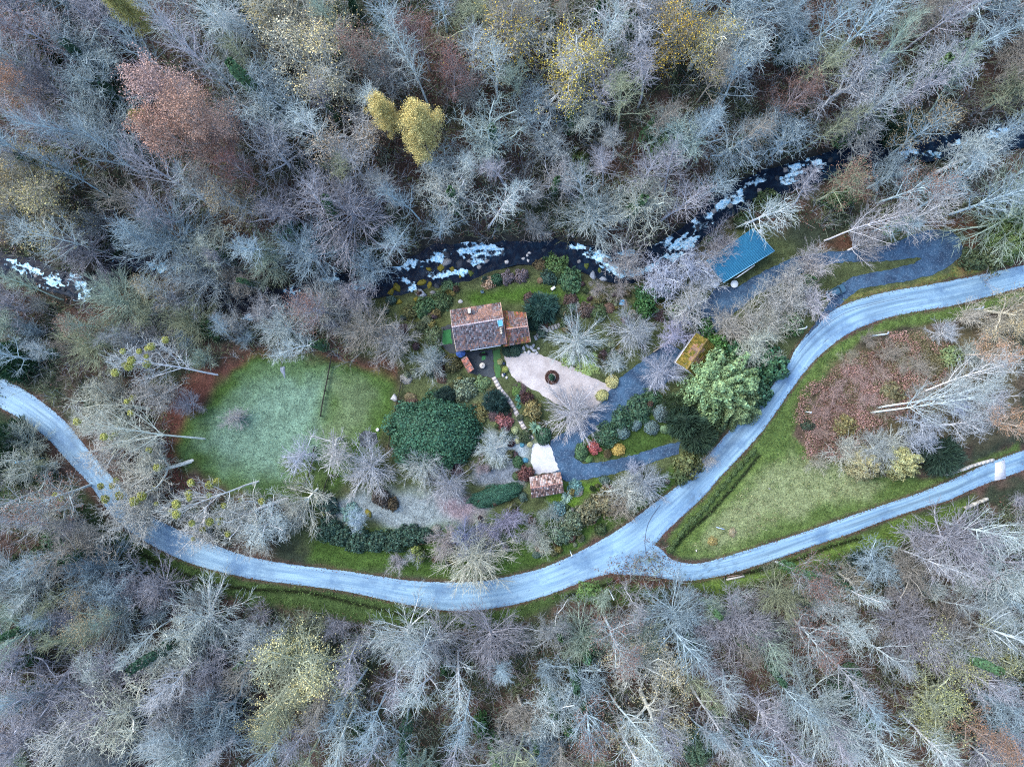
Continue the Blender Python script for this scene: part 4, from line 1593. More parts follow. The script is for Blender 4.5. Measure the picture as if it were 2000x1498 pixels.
def lump(d, seed, k=.25, s=.5):
    return 1 - k / 2 + k * vnoise(d[:, 0] * 1.3 + d[:, 2] * .8 + 5, d[:, 1] * 1.3 - d[:, 2] * .6 + 5, s, seed)


def ico(sub=2):
    import bmesh
    bm = bmesh.new()
    bmesh.ops.create_icosphere(bm, subdivisions=sub, radius=1)
    v = np.array([x.co[:] for x in bm.verts])
    f = np.array([[x.index for x in fc.verts] for fc in bm.faces])
    bm.free()
    return v, f


IV, IF = ico(3)


def bush(seed, n=1500, size=.1, k=.3, s=.5, tv=.4, core=.82, blade=False, aspect=1.5):
    g = np.random.default_rng(seed)
    d = dome_dirs(g, n)
    rr = lump(d, seed, k, s) * (0.86 + .2 * g.random(len(d)))
    C = d * rr[:, None]
    if blade:
        # blades radiate outwards
        u = d + g.normal(size=d.shape) * .3
        u /= np.linalg.norm(u, axis=1)[:, None]
        w = np.cross(u, g.normal(size=d.shape))
        w /= np.linalg.norm(w, axis=1)[:, None]
        L, wd = size * aspect * (.6 + .7 * g.random((len(d), 1))), size * .3
        C = C * .9
        V = np.stack([C - w * wd / 2, C + w * wd / 2, C + u * L + w * wd * .15, C + u * L - w * wd * .15], 1).reshape(-1, 3)
        Q = np.arange(len(d) * 4).reshape(-1, 4)
        t = 1 + (g.random(len(d)) - .5) * 2 * tv
        T = np.repeat(np.stack([t, t, t], 1), 4, 0)
    else:
        V, Q, T = leaf_quads(C, size, g, d, tv, aspect)
    cv = IV * (lump(IV, seed, k, s) * core)[:, None]
    cv[:, 2] = np.maximum(cv[:, 2], -.2)
    me = nmesh('bush', np.concatenate([V, cv]), Q, IF + len(V), col=np.concatenate([T, np.full((len(cv), 3), .75)]))
    me.materials.append(M_LEAF)
    return me


def rosette(seed, n=70, L=1.0):
    g = np.random.default_rng(seed)
    mb = MB()
    for i in range(n):
        a, e = g.random() * 2 * PI, math.radians(8 + 70 * g.random() ** 1.3)
        d = Vector((math.cos(a) * math.cos(e), math.sin(a) * math.cos(e), math.sin(e)))
        s = Vector((-math.sin(a), math.cos(a), 0)) * .045
        l = L * (.7 + .4 * g.random())
        m_ = d * l * .55 + Vector((0, 0, .12 * l))
        t_ = (1 + (g.random() - .5) * .6)
        tip = d * l + Vector((0, 0, -.12 * l))
        base = Vector((0, 0, .15))
        tc = (t_, t_, t_)
        mb.quad(base - s * .6, base + s * .6, base + m_ + s, base + m_ - s, tc)
        mb.tri(base + m_ - s, base + m_ + s, base + tip, tc)
    me = nmesh('palm', mb.v, mb.q, mb.t, col=np.array(mb.c))
    me.materials.append(M_LEAF)
    return me


BM = {
    'ball': [bush(201, 1300, .12, .18, .6), bush(202, 1300, .12, .25, .5)],
    'loose': [bush(203, 1500, .12, .75, .42, .55, .6), bush(204, 1600, .11, .85, .36, .55, .58), bush(211, 1500, .12, .8, .5, .55, .58)],
    'big': [bush(205, 20000, .034, .42, .3, .55, .84)],
    'willow': [bush(206, 22000, .034, .75, .2, .5, .6, aspect=2.6)],
    'needle': [bush(207, 1900, .16, .5, .4, .45, .7, True, 2.2), bush(208, 1900, .16, .55, .36, .45, .7, True, 2.2)],
    'palm': [rosette(209), rosette(210)],
}


def put_bush(kind, px, py, r, h, color, look, cat='bush', name=None, group=None, ry=None, rot=0, label=None):
    lum = sum(color) / 3
    color = tuple(min(.8, (c * .8 + lum * k_ * .2) * 1.2 + .008) for c, k_ in zip(color, (.9, 1.1, 1.0)))
    me = R.choice(BM[kind])
    hm = h * .45
    x, y, z = gp(px, py, hm)
    rm = r * PXM * (HC - float(z) - hm) / HC
    nm = name or {'palm': 'palm_plant', 'needle': 'conifer', 'willow': 'willow_tree'}.get(kind, 'bush')
    o = link(nm, me, None, None, color, (float(x), float(y), float(z) + (.1 if kind != 'palm' else 0)))
    ryy = rm if ry is None else ry * rm / r
    o.scale = (rm * R.uniform(.92, 1.12), ryy * R.uniform(.8, 1.08), h * .95 if kind != 'palm' else rm)
    o.rotation_euler = (0, 0, math.radians(rot) if ry is not None else R.uniform(0, 6.28))
    tag(o, label or place_label(look, px, py), cat, group)
    return o


def put_shrub(px, py, r, h, bark, look, v=None, group=None, label=None, name='bare_shrub', cat='shrub', wide=1.0):
    v = v or R.choice(TV['stems'])
    sc = h / v['h']
    w_ = (r * PXM) / (v['r'] * sc) * .95
    return put_tree(v, px, py, look, name, cat, group, sc, bark, wide=w_, label=label)


G_BUSH = 'garden shrubs'
put_bush('big', 845, 849, 84, 6.0, (.02, .09, .045), '', ry=68, rot=-8, label='very large rounded glossy evergreen dome by the field corner', name='evergreen_dome')
put_bush('big', 968, 968, 48, 2.2, (.02, .095, .055), '', ry=21, rot=14, label='long clipped dark green laurel hedge left of the tiled shed', name='hedge', cat='hedge')
put_bush('willow', 1415, 752, 66, 9.0, (.18, .3, .12), '', ry=58, rot=20, label='big pale grey-green feathery tree between garage and road')
put_bush('willow', 1440, 790, 40, 6.0, (.15, .23, .09), 'pale feathery lower tree')
EV = [  # kind, px, py, r, h, colour, look
    ('needle', 870, 770, 18, 2.8, (.03, .075, .065), 'round dark teal conifer'),
    ('loose', 908, 762, 22, 2.2, (.13, .18, .11), 'grey-green loose shrub'),
    ('needle', 966, 784, 22, 3.8, (.025, .08, .075), 'dark blue-green conifer by the stone path'),
    ('needle', 985, 800, 12, 2.0, (.02, .06, .045), 'small dark conifer by the path'),
    ('loose', 985, 822, 17, 1.6, (.26, .085, .09), 'dusky red shrub'),
    ('ball', 1005, 841, 7, .8, (.3, .36, .16), 'small pale lime cushion plant'),
    ('loose', 1040, 800, 20, 2.6, (.2, .165, .05), 'olive gold shrub'),
    ('palm', 1046, 834, 17, 1.8, (.13, .26, .17), 'spiky grey-green palm right of the path'),
    ('ball', 1062, 852, 17, 1.8, (.025, .08, .04), 'dark green mound'),
    ('loose', 1030, 778, 13, 1.8, (.05, .02, .02), 'dark maroon shrub'),
    ('palm', 1013, 778, 9, 1.1, (.04, .2, .14), 'teal rosette plant'),
    ('palm', 1013, 793, 8, 1.0, (.04, .18, .12), 'lower teal rosette plant'),
    ('ball', 987, 722, 6, .9, (.28, .33, .05), 'lime yellow ball plant at the forecourt edge'),
    ('ball', 977, 707, 6, 1.0, (.33, .33, .13), 'pale yellow-green plant on the lawn strip end'),
    ('ball', 1010, 761, 12, .7, (.07, .15, .02), 'bright moss-green cushion'),
    ('loose', 938, 808, 17, 1.2, (.13, .12, .03), 'golden olive low shrub'),
    ('loose', 900, 742, 10, 1.0, (.1, .14, .05), 'small green shrub'),
    ('loose', 940, 750, 15, 1.0, (.10, .17, .06), 'light green shrub below the terrace'),
    ('loose', 960, 765, 9, 1.0, (.09, .09, .03), 'brownish low shrub'),
    ('ball', 1196, 746, 13, 1.3, (.36, .34, .12), 'pale yellow round bush at the forecourt tip'),
    ('ball', 1176, 773, 12, 1.3, (.36, .36, .12), 'pale yellow-green round bush by the drive'),
    ('loose', 1150, 712, 26, .6, (.2, .28, .06), 'lime green ground plant under the star tree'),
    ('loose', 1110, 702, 15, .6, (.17, .25, .05), 'smaller lime ground plant'),
    ('needle', 1058, 602, 27, 4.0, (.025, .09, .075), 'broad blue-green conifer right of the annex'),
    ('needle', 1040, 628, 17, 3.0, (.02, .07, .05), 'dark conifer beside the annex wall'),
    ('loose', 1033, 583, 13, 1.5, (.09, .05, .05), 'reddish brown shrub on the back lawn edge'),
    ('ball', 1055, 579, 9, 1.1, (.2, .26, .1), 'pale green ball bush'),
    ('loose', 955, 552, 14, 1.4, (.3, .2, .13), 'tan dry shrub'),
    ('loose', 990, 543, 14, 1.6, (.14, .11, .13), 'mauve grey shrub'),
    ('loose', 1018, 539, 13, 1.5, (.13, .1, .12), 'second mauve grey shrub'),
    ('ball', 1055, 548, 6, .8, (.28, .19, .11), 'small tan tuft'),
    ('ball', 971, 546, 13, 1.8, (.02, .08, .04), 'dark green round shrub'),
    ('loose', 1090, 524, 26, 1.8, (.055, .12, .025), 'bright mossy green shrub above the lawn'),
    ('loose', 1112, 552, 24, 2.0, (.035, .1, .04), 'mid green shrub'),
    ('loose', 1072, 545, 17, 1.6, (.025, .07, .055), 'dark teal shrub'),
    ('loose', 1055, 520, 14, 1.2, (.09, .07, .03), 'brown-green low shrub'),
    ('loose', 862, 590, 20, 1.6, (.045, .09, .03), 'green shrub'),
    ('loose', 830, 603, 22, 2.0, (.035, .09, .03), 'green spreading shrub'),
    ('loose', 800, 612, 14, 1.5, (.08, .09, .025), 'olive shrub'),
    ('loose', 880, 565, 15, 1.0, (.04, .1, .04), 'soft green shrub'),
    ('loose', 850, 612, 12, 1.2, (.14, .11, .03), 'golden brown shrub'),
    ('loose', 845, 655, 17, 1.4, (.08, .12, .05), 'grey-green shrub left of the house'),
    ('loose', 822, 640, 15, 1.2, (.05, .07, .03), 'dark olive shrub'),
    ('loose', 883, 712, 16, 1.5, (.09, .085, .025), 'bronze green shrub left of the shelter'),
    ('loose', 850, 690, 16, 1.5, (.05, .1, .05), 'green shrub below the side yard'),
    ('ball', 1005, 684, 14, 1.1, (.015, .05, .03), 'dark clipped block under the annex wall'),
    ('ball', 990, 688, 9, 1.0, (.015, .05, .03), 'small dark clipped block'),
    ('loose', 1172, 583, 14, 1.4, (.12, .11, .03), 'golden green shrub'),
    ('loose', 1145, 605, 16, 1.4, (.09, .06, .05), 'brown shrub'),
    ('loose', 1168, 612, 17, 1.4, (.05, .09, .03), 'mossy shrub'),
    ('loose', 1115, 585, 12, 1.2, (.09, .055, .05), 'russet low shrub'),
    ('loose', 1105, 612, 16, 1.5, (.04, .07, .03), 'dark olive shrub'),
    ('ball', 1078, 737, 7, 2.2, (.02, .09, .05), 'dark cone bush in the round forecourt bed'),
    # drive island
    ('loose', 1250, 802, 28, 2.0, (.025, .075, .035), 'dark green shrub mass on the drive island'),
    ('loose', 1215, 822, 22, 1.8, (.025, .08, .04), 'dark green low shrub on the drive island'),
    ('loose', 1184, 850, 22, 1.8, (.03, .085, .04), 'green shrub on the drive island'),
    ('loose', 1275, 778, 20, 1.8, (.03, .085, .035), 'upper green shrub on the drive island'),
    ('ball', 1135, 883, 15, 1.5, (.05, .12, .045), 'round green bush at the island tip'),
    ('ball', 1150, 897, 8, .9, (.09, .2, .05), 'small light green bush at the island tip'),
    ('loose', 1161, 875, 12, 1.1, (.33, .06, .06), 'red leaved bush on the island'),
    ('ball', 1208, 879, 12, 1.1, (.36, .25, .03), 'golden yellow bush on the island'),
    ('ball', 1215, 845, 14, 1.4, (.07, .13, .13), 'grey-teal ball bush'),
    ('ball', 1243, 830, 12, 1.4, (.07, .13, .14), 'second grey-teal ball bush'),
    ('ball', 1273, 836, 14, 1.6, (.075, .13, .13), 'third grey-teal ball bush'),
    ('ball', 1296, 805, 18, 2.0, (.07, .115, .125), 'large grey-teal ball bush'),
    ('ball', 1298, 838, 9, 1.2, (.13, .23, .11), 'pale green small bush'),
    # evergreens by the road
    ('needle', 1340, 822, 34, 6.0, (.03, .075, .045), 'dark green conifer'),
    ('needle', 1365, 852, 32, 6.0, (.03, .07, .04), 'dark green drooping conifer'),
    ('needle', 1322, 790, 24, 4.0, (.04, .08, .03), 'olive dark conifer'),
    ('loose', 1398, 822, 26, 4.0, (.045, .085, .03), 'olive green shrub under the conifers'),
    ('loose', 1345, 910, 24, 3.0, (.09, .11, .03), 'olive yellow bush at the roadside'),
    ('loose', 1330, 930, 16, 2.2, (.06, .1, .03), 'green bush at the roadside'),
    ('loose', 1505, 712, 32, 5.0, (.035, .125, .055), 'bright glossy evergreen beside the road'),
    ('loose', 1490, 765, 28, 4.0, (.03, .11, .06), 'dark glossy evergreen beside the road'),
    ('loose', 1462, 790, 22, 3.0, (.03, .1, .055), 'low glossy evergreen beside the road'),
    ('loose', 1405, 668, 22, 3.5, (.05, .15, .025), 'vivid green shrub right of the garage'),
    ('loose', 1380, 640, 20, 3.0, (.04, .13, .03), 'vivid green shrub above the garage'),
    ('loose', 1440, 690, 26, 4.0, (.03, .11, .045), 'deep green shrub'),
    ('loose', 1332, 612, 20, 3.5, (.045, .13, .02), 'vivid green bush'),
    ('loose', 1268, 575, 26, 4.5, (.03, .11, .035), 'deep green holly bush'),
    ('loose', 1262, 600, 20, 4.0, (.035, .12, .025), 'lower deep green holly bush'),
    ('loose', 1300, 570, 18, 4.0, (.03, .1, .06), 'blue-green holly bush'),
    ('loose', 1575, 548, 17, 4.0, (.045, .14, .04), 'light green evergreen among the bare thicket'),
    ('loose', 1545, 632, 22, 3.5, (.05, .13, .03), 'green shrub at the road edge'),
    ('ball', 1382, 662, 5, 1.0, (.4, .38, .1), 'tiny pale yellow bush above the garage'),
    # lower garden
    ('loose', 1027, 925, 15, 2.2, (.13, .045, .04), 'rust red bush left of the tiled shed'),
    ('palm', 1108, 968, 15, 1.9, (.22, .34, .28), 'spiky pale yucca right of the tiled shed'),
    ('palm', 1104, 978, 10, 1.4, (.18, .3, .24), 'smaller spiky yucca'),
    ('loose', 1122, 952, 13, 1.0, (.08, .2, .19), 'low teal plant'),
    ('loose', 1088, 998, 17, 1.5, (.09, .19, .2), 'blue-green soft shrub below the shed'),
    ('ball', 1011, 902, 12, 1.3, (.04, .11, .04), 'round green shrub beside the apron'),
    ('ball', 1020, 868, 5, .5, (.05, .28, .4), 'small bright blue-teal plant'),
    ('ball', 1025, 899, 6, .5, (.05, .28, .42), 'second bright blue-teal plant'),
    ('ball', 1010, 862, 5, .5, (.4, .42, .22), 'small cream cushion plant'),
    ('ball', 1035, 868, 6, .7, (.4, .4, .2), 'cream yellow cushion plant'),
    ('loose', 985, 850, 12, 1.2, (.03, .06, .025), 'dark low shrub'),
    ('loose', 1025, 852, 14, 1.0, (.035, .06, .02), 'dark creeping shrub'),
    ('loose', 745, 972, 20, 2.4, (.07, .055, .045), 'brown twiggy bush'),
    ('loose', 765, 985, 14, 2.0, (.08, .06, .03), 'olive brown bush'),
    ('loose', 685, 1002, 18, .8, (.09, .19, .17), 'teal ground plant'),
    ('loose', 640, 985, 22, 2.2, (.03, .07, .055), 'dark blue-green shrub'),
    ('ball', 893, 850, 9, 1.0, (.1, .1, .03), 'olive tuft'),
    ('loose', 1185, 985, 28, 3.0, (.13, .12, .06), 'olive brown thicket bush'),
    ('loose', 1150, 1000, 22, 2.6, (.12, .12, .06), 'olive thicket bush'),
    ('loose', 1115, 1020, 22, 2.6, (.1, .14, .08), 'grey-green thicket bush'),
    ('loose', 1095, 1045, 22, 2.4, (.09, .15, .09), 'sage green thicket bush'),
    ('loose', 820, 1085, 13, 2.8, (.17, .22, .05), 'yellow-green small tree'),
    ('loose', 812, 1072, 9, 3.2, (.3, .36, .06), 'lime topped small tree'),
    ('loose', 1055, 1073, 10, 1.2, (.2, .13, .08), 'tan tuft at the roadside'),
    # right of the road
    ('willow', 1762, 902, 30, 6.0, (.36, .37, .15), 'pale yellow-green feathery bush'),
    ('willow', 1692, 905, 30, 5.0, (.32, .3, .15), 'straw yellow feathery bush'),
    ('needle', 1845, 890, 34, 4.0, (.022, .06, .04), 'dark green conifer mass'),
    ('needle', 1800, 870, 26, 3.0, (.03, .07, .05), 'dark green low conifer'),
    ('needle', 1690, 1100, 22, 4.0, (.02, .055, .055), 'dark blue-green conifer below the side road'),
    ('loose', 1650, 830, 22, 1.8, (.16, .14, .04), 'olive golden bush in the bracken'),
    ('loose', 1742, 765, 24, 1.8, (.12, .11, .045), 'olive bush in the bracken'),
    ('loose', 1578, 833, 12, 1.5, (.03, .06, .035), 'dark shrub beside the bracken post'),
    ('willow', 1975, 470, 36, 7.0, (.16, .24, .06), 'light green feathery tree at the right edge'),
    ('willow', 1985, 445, 30, 7.0, (.12, .21, .07), 'upper light green feathery tree at the right edge'),
    ('loose', 1905, 505, 24, 2.0, (.05, .08, .03), 'dark green roadside shrub'),
    ('loose', 1940, 500, 26, 2.2, (.08, .11, .04), 'olive green roadside shrub'),
    # left edge
    ('needle', 18, 705, 34, 7.0, (.03, .1, .04), 'dark green conifer at the left edge'),
    ('needle', 15, 860, 36, 7.0, (.03, .085, .035), 'dark conifer under the road at the left edge'),
    ('needle', 30, 915, 28, 6.0, (.03, .075, .04), 'lower dark conifer at the left edge'),
    ('loose', 180, 795, 14, 3.0, (.03, .1, .04), 'dark green bush in the tangled wood'),
    ('loose', 235, 810, 13, 3.0, (.03, .1, .04), 'small green bush in the tangled wood'),
]
for k_, px, py, r, h, c_, look in EV:
    put_bush(k_, px, py, r, h, c_, look, group=G_BUSH if k_ != 'palm' else 'spiky garden plants', cat='plant' if k_ == 'palm' else 'bush')
# hedge masses above the lower road
for px, py, rx, ry_ in ((640, 1035, 26, 24), (668, 1050, 26, 24), (700, 1058, 28, 24), (735, 1060, 28, 24), (770, 1058, 28, 22), (800, 1048, 24, 20), (826, 1048, 20, 18)):
    put_bush('loose', px, py, rx, 2.4, (.025, .07, .045), 'dark green hedge bush', group='hedge bushes above the road', ry=ry_, rot=5)
# clipped verge hedge right of the upper road bend
for i, (px, py) in enumerate(resample([(1318, 1078), (1345, 1040), (1385, 998), (1425, 950), (1468, 902), (1478, 890)], 15)[0]):
    put_bush('loose', px - 8, py - 6, 9, .9, (.065, .12, .03), 'low trimmed hedge bush between ditch and road', group='low hedge bushes along the ditch', ry=6, rot=45)

# small assorted plants, tussocks and leaf heaps between the shrubs
rgc = random.Random(5)
cl_n = 0
OPEN_ = [[(985, 688), (1045, 685), (1110, 710), (1198, 758), (1165, 798), (1080, 788), (1015, 752), (985, 720)], [(860, 590), (1045, 585), (1045, 685), (980, 740), (895, 735), (855, 690)],
         [(1034, 860), (1090, 860), (1110, 975), (1030, 975)], [(385, 700), (780, 700), (770, 880), (620, 1000), (385, 940)], [(900, 565), (1130, 555), (1135, 590), (900, 600)], [(700, 955), (930, 960), (900, 1030), (650, 1015)]] + [d[1] for d in DRIVES] + \
    [MAIN_N + MAIN_S[::-1]]
PALC = (((.05, .09, .03), 'green'), ((.09, .10, .035), 'olive'), ((.12, .07, .05), 'brown'), ((.16, .13, .06), 'straw-brown'), ((.05, .10, .08), 'blue-green'), ((.16, .2, .12), 'pale green'),
        ((.2, .2, .19), 'grey'), ((.1, .06, .07), 'plum'), ((.17, .15, .03), 'golden'))
while cl_n < 210:
    px, py = rgc.uniform(740, 1345), rgc.uniform(535, 1110)
    a1, a2 = np.array([px]), np.array([py])
    if not inside(a1, a2, GARDEN)[0] or any(sdist(a1, a2, p)[0] < 5 for p in OPEN_) or abs(py - np.interp(px, RV[:, 0], RV[:, 1])) < 34 or sdist(a1, a2, GARDEN)[0] > -12:
        continue
    cl_n += 1
    cc, cn = rgc.choice(PALC)
    put_bush(rgc.choice(('loose', 'loose', 'ball', 'needle')), px, py, rgc.uniform(4, 11), rgc.uniform(.5, 1.5), cc, 'small %s garden plant' % cn, cat='plant', name='small_plant', group='small plants scattered in the garden')

# ------------------------------------------------------------------ notable trees of the garden
STAR = 'bare garden trees with round crowns'


def star(px, py, r, h, bark, look, vi=0, kind='round', **kw):
    v = TV[kind][vi % len(TV[kind])]
    s = h / v['h']
    return put_tree(v, px, py, look, 'spreading_tree', 'tree', STAR, s, bark, wide=r * PXM / (v['r'] * s) * .93, **kw)


S_ = [(1125, 665, 62, 7.5, B_WHITE, 'pale starburst crowned bare tree', 0, 'dense'),
      (1120, 808, 66, 7.0, (.5, .48, .50), 'densest round bare tree', 1, 'dense'),
      (1200, 712, 28, 5.0, B_WHITE, 'small star-shaped bare tree', 2, 'round'),
      (1238, 645, 54, 8.0, (.42, .44, .46), 'blue-grey round bare tree', 3, 'round'),
      (1295, 725, 45, 7.0, (.44, .45, .52), 'lilac-grey bare tree at the garage end', 0, 'round'),
      (720, 915, 60, 8.0, (.47, .47, .49), 'silvery round bare tree left of the dome', 1, 'round'),
      (828, 908, 52, 8.5, (.46, .49, .47), 'silvery bare tree in front of the dome', 2, 'round'),
      (875, 945, 52, 8.0, (.40, .40, .43), 'grey fine-branched bare tree', 3, 'round'),
      (967, 878, 40, 6.0, B_WHITE, 'white-branched small bare tree', 0, 'round'),
      (922, 1088, 80, 9.5, (.50, .49, .40), 'big straw-coloured round bare tree at the road', 2, 'round'),
      (905, 1050, 40, 7.0, (.34, .36, .5), 'bluish bare tree', 3, 'round'),
      (715, 640, 62, 12., (.40, .36, .31), 'brownish dense bare tree', 1, 'round'),
      (772, 672, 52, 10., (.46, .44, .42), 'warm grey bare tree', 2, 'round'),
      (838, 705, 42, 8.0, (.42, .46, .45), 'grey-green bare tree by the side yard', 3, 'round'),
      (628, 600, 62, 13., (.50, .50, .47), 'pale fan-crowned bare tree by the river', 0, 'round'),
      (648, 862, 56, 9.0, (.38, .37, .36), 'hazy grey bare tree over the field fence', 1, 'slim'),
      (590, 892, 42, 8.0, (.38, .40, .45), 'hazy blue-grey bare tree on the field', 2, 'slim'),
      (1262, 945, 48, 7.5, (.40, .43, .46), 'blue-grey bare tree near the drive', 1, 'round'),
      (1232, 968, 44, 7.5, (.46, .47, .42), 'pale twisted bare tree near the road', 1, 'gnarled'),
      (1210, 985, 34, 6.0, (.30, .26, .21), 'brown bare tree', 2, 'gnarled'),
      (990, 1018, 40, 5.5, (.27, .25, .32), 'mauve fine-twigged bare tree', 0, 'stems'),
      (960, 1045, 36, 5.5, (.27, .26, .33), 'dark mauve fine-twigged bare tree', 1, 'stems'),
      (1035, 1040, 34, 5.5, (.33, .33, .33), 'grey fine-twigged bare tree', 2, 'stems'),
      (1060, 1060, 30, 5.0, (.38, .40, .33), 'pale green-grey fine-twigged bare tree', 0, 'stems'),
      (1075, 1010, 28, 5.0, (.3, .33, .3), 'sage grey fine-twigged bare tree', 1, 'stems'),
      (775, 1100, 24, 4.5, (.40, .37, .38), 'small fan-shaped bare tree at the road', 1, 'stems'),
      (808, 1088, 22, 4.5, (.42, .44, .46), 'small blue-grey bare tree at the road', 2, 'stems'),
      (872, 1062, 40, 6.0, (.33, .29, .28), 'brown hazy bare tree', 0, 'stems'),
      (690, 1015, 26, 6.0, (.40, .50, .58), 'small ghostly blue-white bare tree', 3, 'gnarled'),
      (1325, 655, 40, 7.0, (.42, .40, .50), 'lilac tangled bare tree above the garage', 0, 'gnarled'),
      (1345, 590, 52, 9.0, (.46, .45, .44), 'tangled pale bare tree', 1, 'gnarled'),
      (1300, 545, 50, 9.0, (.47, .49, .58), 'blue-white tangled bare tree over the river', 2, 'gnarled'),
      (1340, 510, 50, 10., (.47, .50, .60), 'frosty blue tangled bare tree over the river', 3, 'gnarled'),
      (1400, 500, 38, 9.5, (.42, .38, .37), 'brown-grey bare tree over the blue roof end', 0, 'stems'),
      (1405, 465, 34, 9.0, (.38, .36, .40), 'mauve-grey bare tree over the blue roof corner', 1, 'stems'),
      (1230, 500, 48, 10., (.38, .36, .36), 'grey-brown bare tree leaning over the rapids', 4, 'gnarled'),
      (1480, 690, 48, 8.0, (.50, .52, .44), 'white-limbed bare tree in the evergreens', 0, 'gnarled'),
      (1430, 640, 52, 7.0, (.36, .33, .29), 'brown bare thicket tree', 0, 'stems'),
      (1478, 615, 52, 7.5, (.40, .38, .34), 'buff bare thicket tree', 1, 'stems'),
      (1520, 580, 52, 8.0, (.43, .42, .40), 'pale bare thicket tree', 2, 'stems'),
      (1560, 560, 48, 8.0, (.45, .43, .40), 'cream bare thicket tree', 0, 'gnarled'),
      (1590, 520, 48, 8.0, (.45, .41, .40), 'pinkish bare thicket tree', 1, 'stems'),
      (1545, 600, 48, 7.0, (.44, .43, .40), 'grey bare thicket tree', 2, 'stems'),
      (1590, 590, 38, 6.0, (.50, .47, .50), 'pale pink-grey bare tree beside the car', 0, 'stems'),
      (1500, 650, 46, 6.0, (.40, .40, .33), 'greenish bare thicket tree', 1, 'stems'),
      (1385, 555, 38, 7.0, (.50, .52, .58), 'white bare branches by the balcony', 2, 'stems'),
      (1240, 920, 24, 4.0, (.4, .42, .5), 'small lilac bare tree at the drive', 0, 'stems'),
      (940, 590 + 325, 20, 4.0, (.33, .27, .29), 'dark mauve small bare tree', 1, 'stems'),
      (1385, 900, 22, 4.0, (.42, .40, .38), 'small grey bare tree at the road edge', 2, 'stems'),
      (1172, 562, 22, 5.0, (.38, .34, .32), 'brown-grey bare shrub tree', 1, 'stems'),
      (1215, 565, 28, 6.0, (.36, .32, .31), 'brown bare shrub tree above the cold frame', 2, 'stems'),
      (455, 815, 28, 5.0, (.4, .38, .38), 'small grey bare tree at the field edge', 0, 'stems'),
      (365, 790, 30, 7.0, (.42, .40, .44), 'lilac bare tree at the field edge', 1, 'round')]
for px, py, r, h, bk, look, vi, kd in S_:
    star(px, py, r, h, bk, look, vi, kd)

# leaning pale trees with mistletoe on the left, foot px -> crown px
MIS = 'pale trees with mistletoe between field and road'
for fx, fy, lx, ly, s, kd, vi, bk, mi, look in (
        (110, 905, 62, 905, .7, 'gnarled', 5, (.48, .50, .44), 0, 'pale tangled tree under the road'),
        (160, 985, 110, 1000, .75, 'gnarled', 6, (.50, .48, .42), 4, 'cream mistletoe tree below the road'),
        (190, 1035, 160, 1060, .6, 'gnarled', 1, (.54, .52, .47), 1, 'cream twisted tree at the ditch head'),
        (70, 870, 40, 850, .6, 'round', 0, (.42, .46, .40), 0, 'grey-green tree under the road end'),
        (425, 732, 262, 700, 1.0, 'forked', 0, (.58, .60, .60), 11, 'white-trunked mistletoe tree'),
        (400, 857, 215, 835, 1.05, 'forked', 1, (.52, .52, .44), 4, 'long-trunked pale mistletoe tree'),
        (372, 900, 170, 950, 1.0, 'gnarled', 0, (.52, .50, .44), 9, 'crooked pale mistletoe tree over the road'),
        (318, 865, 130, 905, .95, 'gnarled', 1, (.52, .50, .46), 2, 'crooked pale tree over the road'),
        (505, 940, 355, 985, 1.0, 'forked', 2, (.55, .54, .50), 10, 'white mistletoe tree'),
        (560, 975, 430, 1040, .95, 'gnarled', 2, (.55, .55, .50), 9, 'tangled white mistletoe tree above the road'),
        (620, 955, 555, 1030, .85, 'round', 3, (.50, .50, .44), 1, 'straw-pale fan tree above the road'),
        (500, 990, 500, 1060, .8, 'round', 1, (.50, .50, .45), 0, 'low straw-pale fan tree'),
        (330, 985, 215, 1040, .9, 'gnarled', 3, (.55, .53, .48), 3, 'pale arching mistletoe tree'),
        (290, 800, 110, 780, .9, 'gnarled', 4, (.44, .44, .36), 1, 'greenish tangled tree by the road'),
        (350, 690, 200, 640, .9, 'round', 0, (.42, .40, .38), 0, 'grey tangled tree'),
        (300, 900, 300, 900, .7, 'gnarled', 2, (.46, .46, .40), 2, 'low tangled pale tree'),
        (260, 850, 250, 860, .7, 'gnarled', 3, (.46, .47, .38), 1, 'low tangled greenish tree'),
        (240, 760, 215, 760, .7, 'stems', 1, (.44, .43, .38), 0, 'tangled many-stemmed grey tree'),
        (320, 780, 290, 770, .75, 'gnarled', 1, (.40, .38, .36), 0, 'tangled brown-grey tree'),
        (200, 830, 150, 830, .6, 'stems', 2, (.46, .44, .36), 0, 'tangled many-stemmed straw tree'),
        (290, 950, 275, 990, .7, 'gnarled', 0, (.50, .49, .44), 3, 'tangled cream mistletoe tree'),
        (400, 990, 390, 1050, .7, 'gnarled', 4, (.56, .55, .52), 2, 'white tangled tree reaching over the road')):
    v = TV[kd][vi % len(TV[kd])]
    put_tree(v, fx, fy, look, 'mistletoe_tree' if mi else 'tangled_tree', 'tree', MIS, s * (1.0 if kd in ('forked',) else 1.25), bk, lean=(lx, ly), at_base=True, mistle=mi)

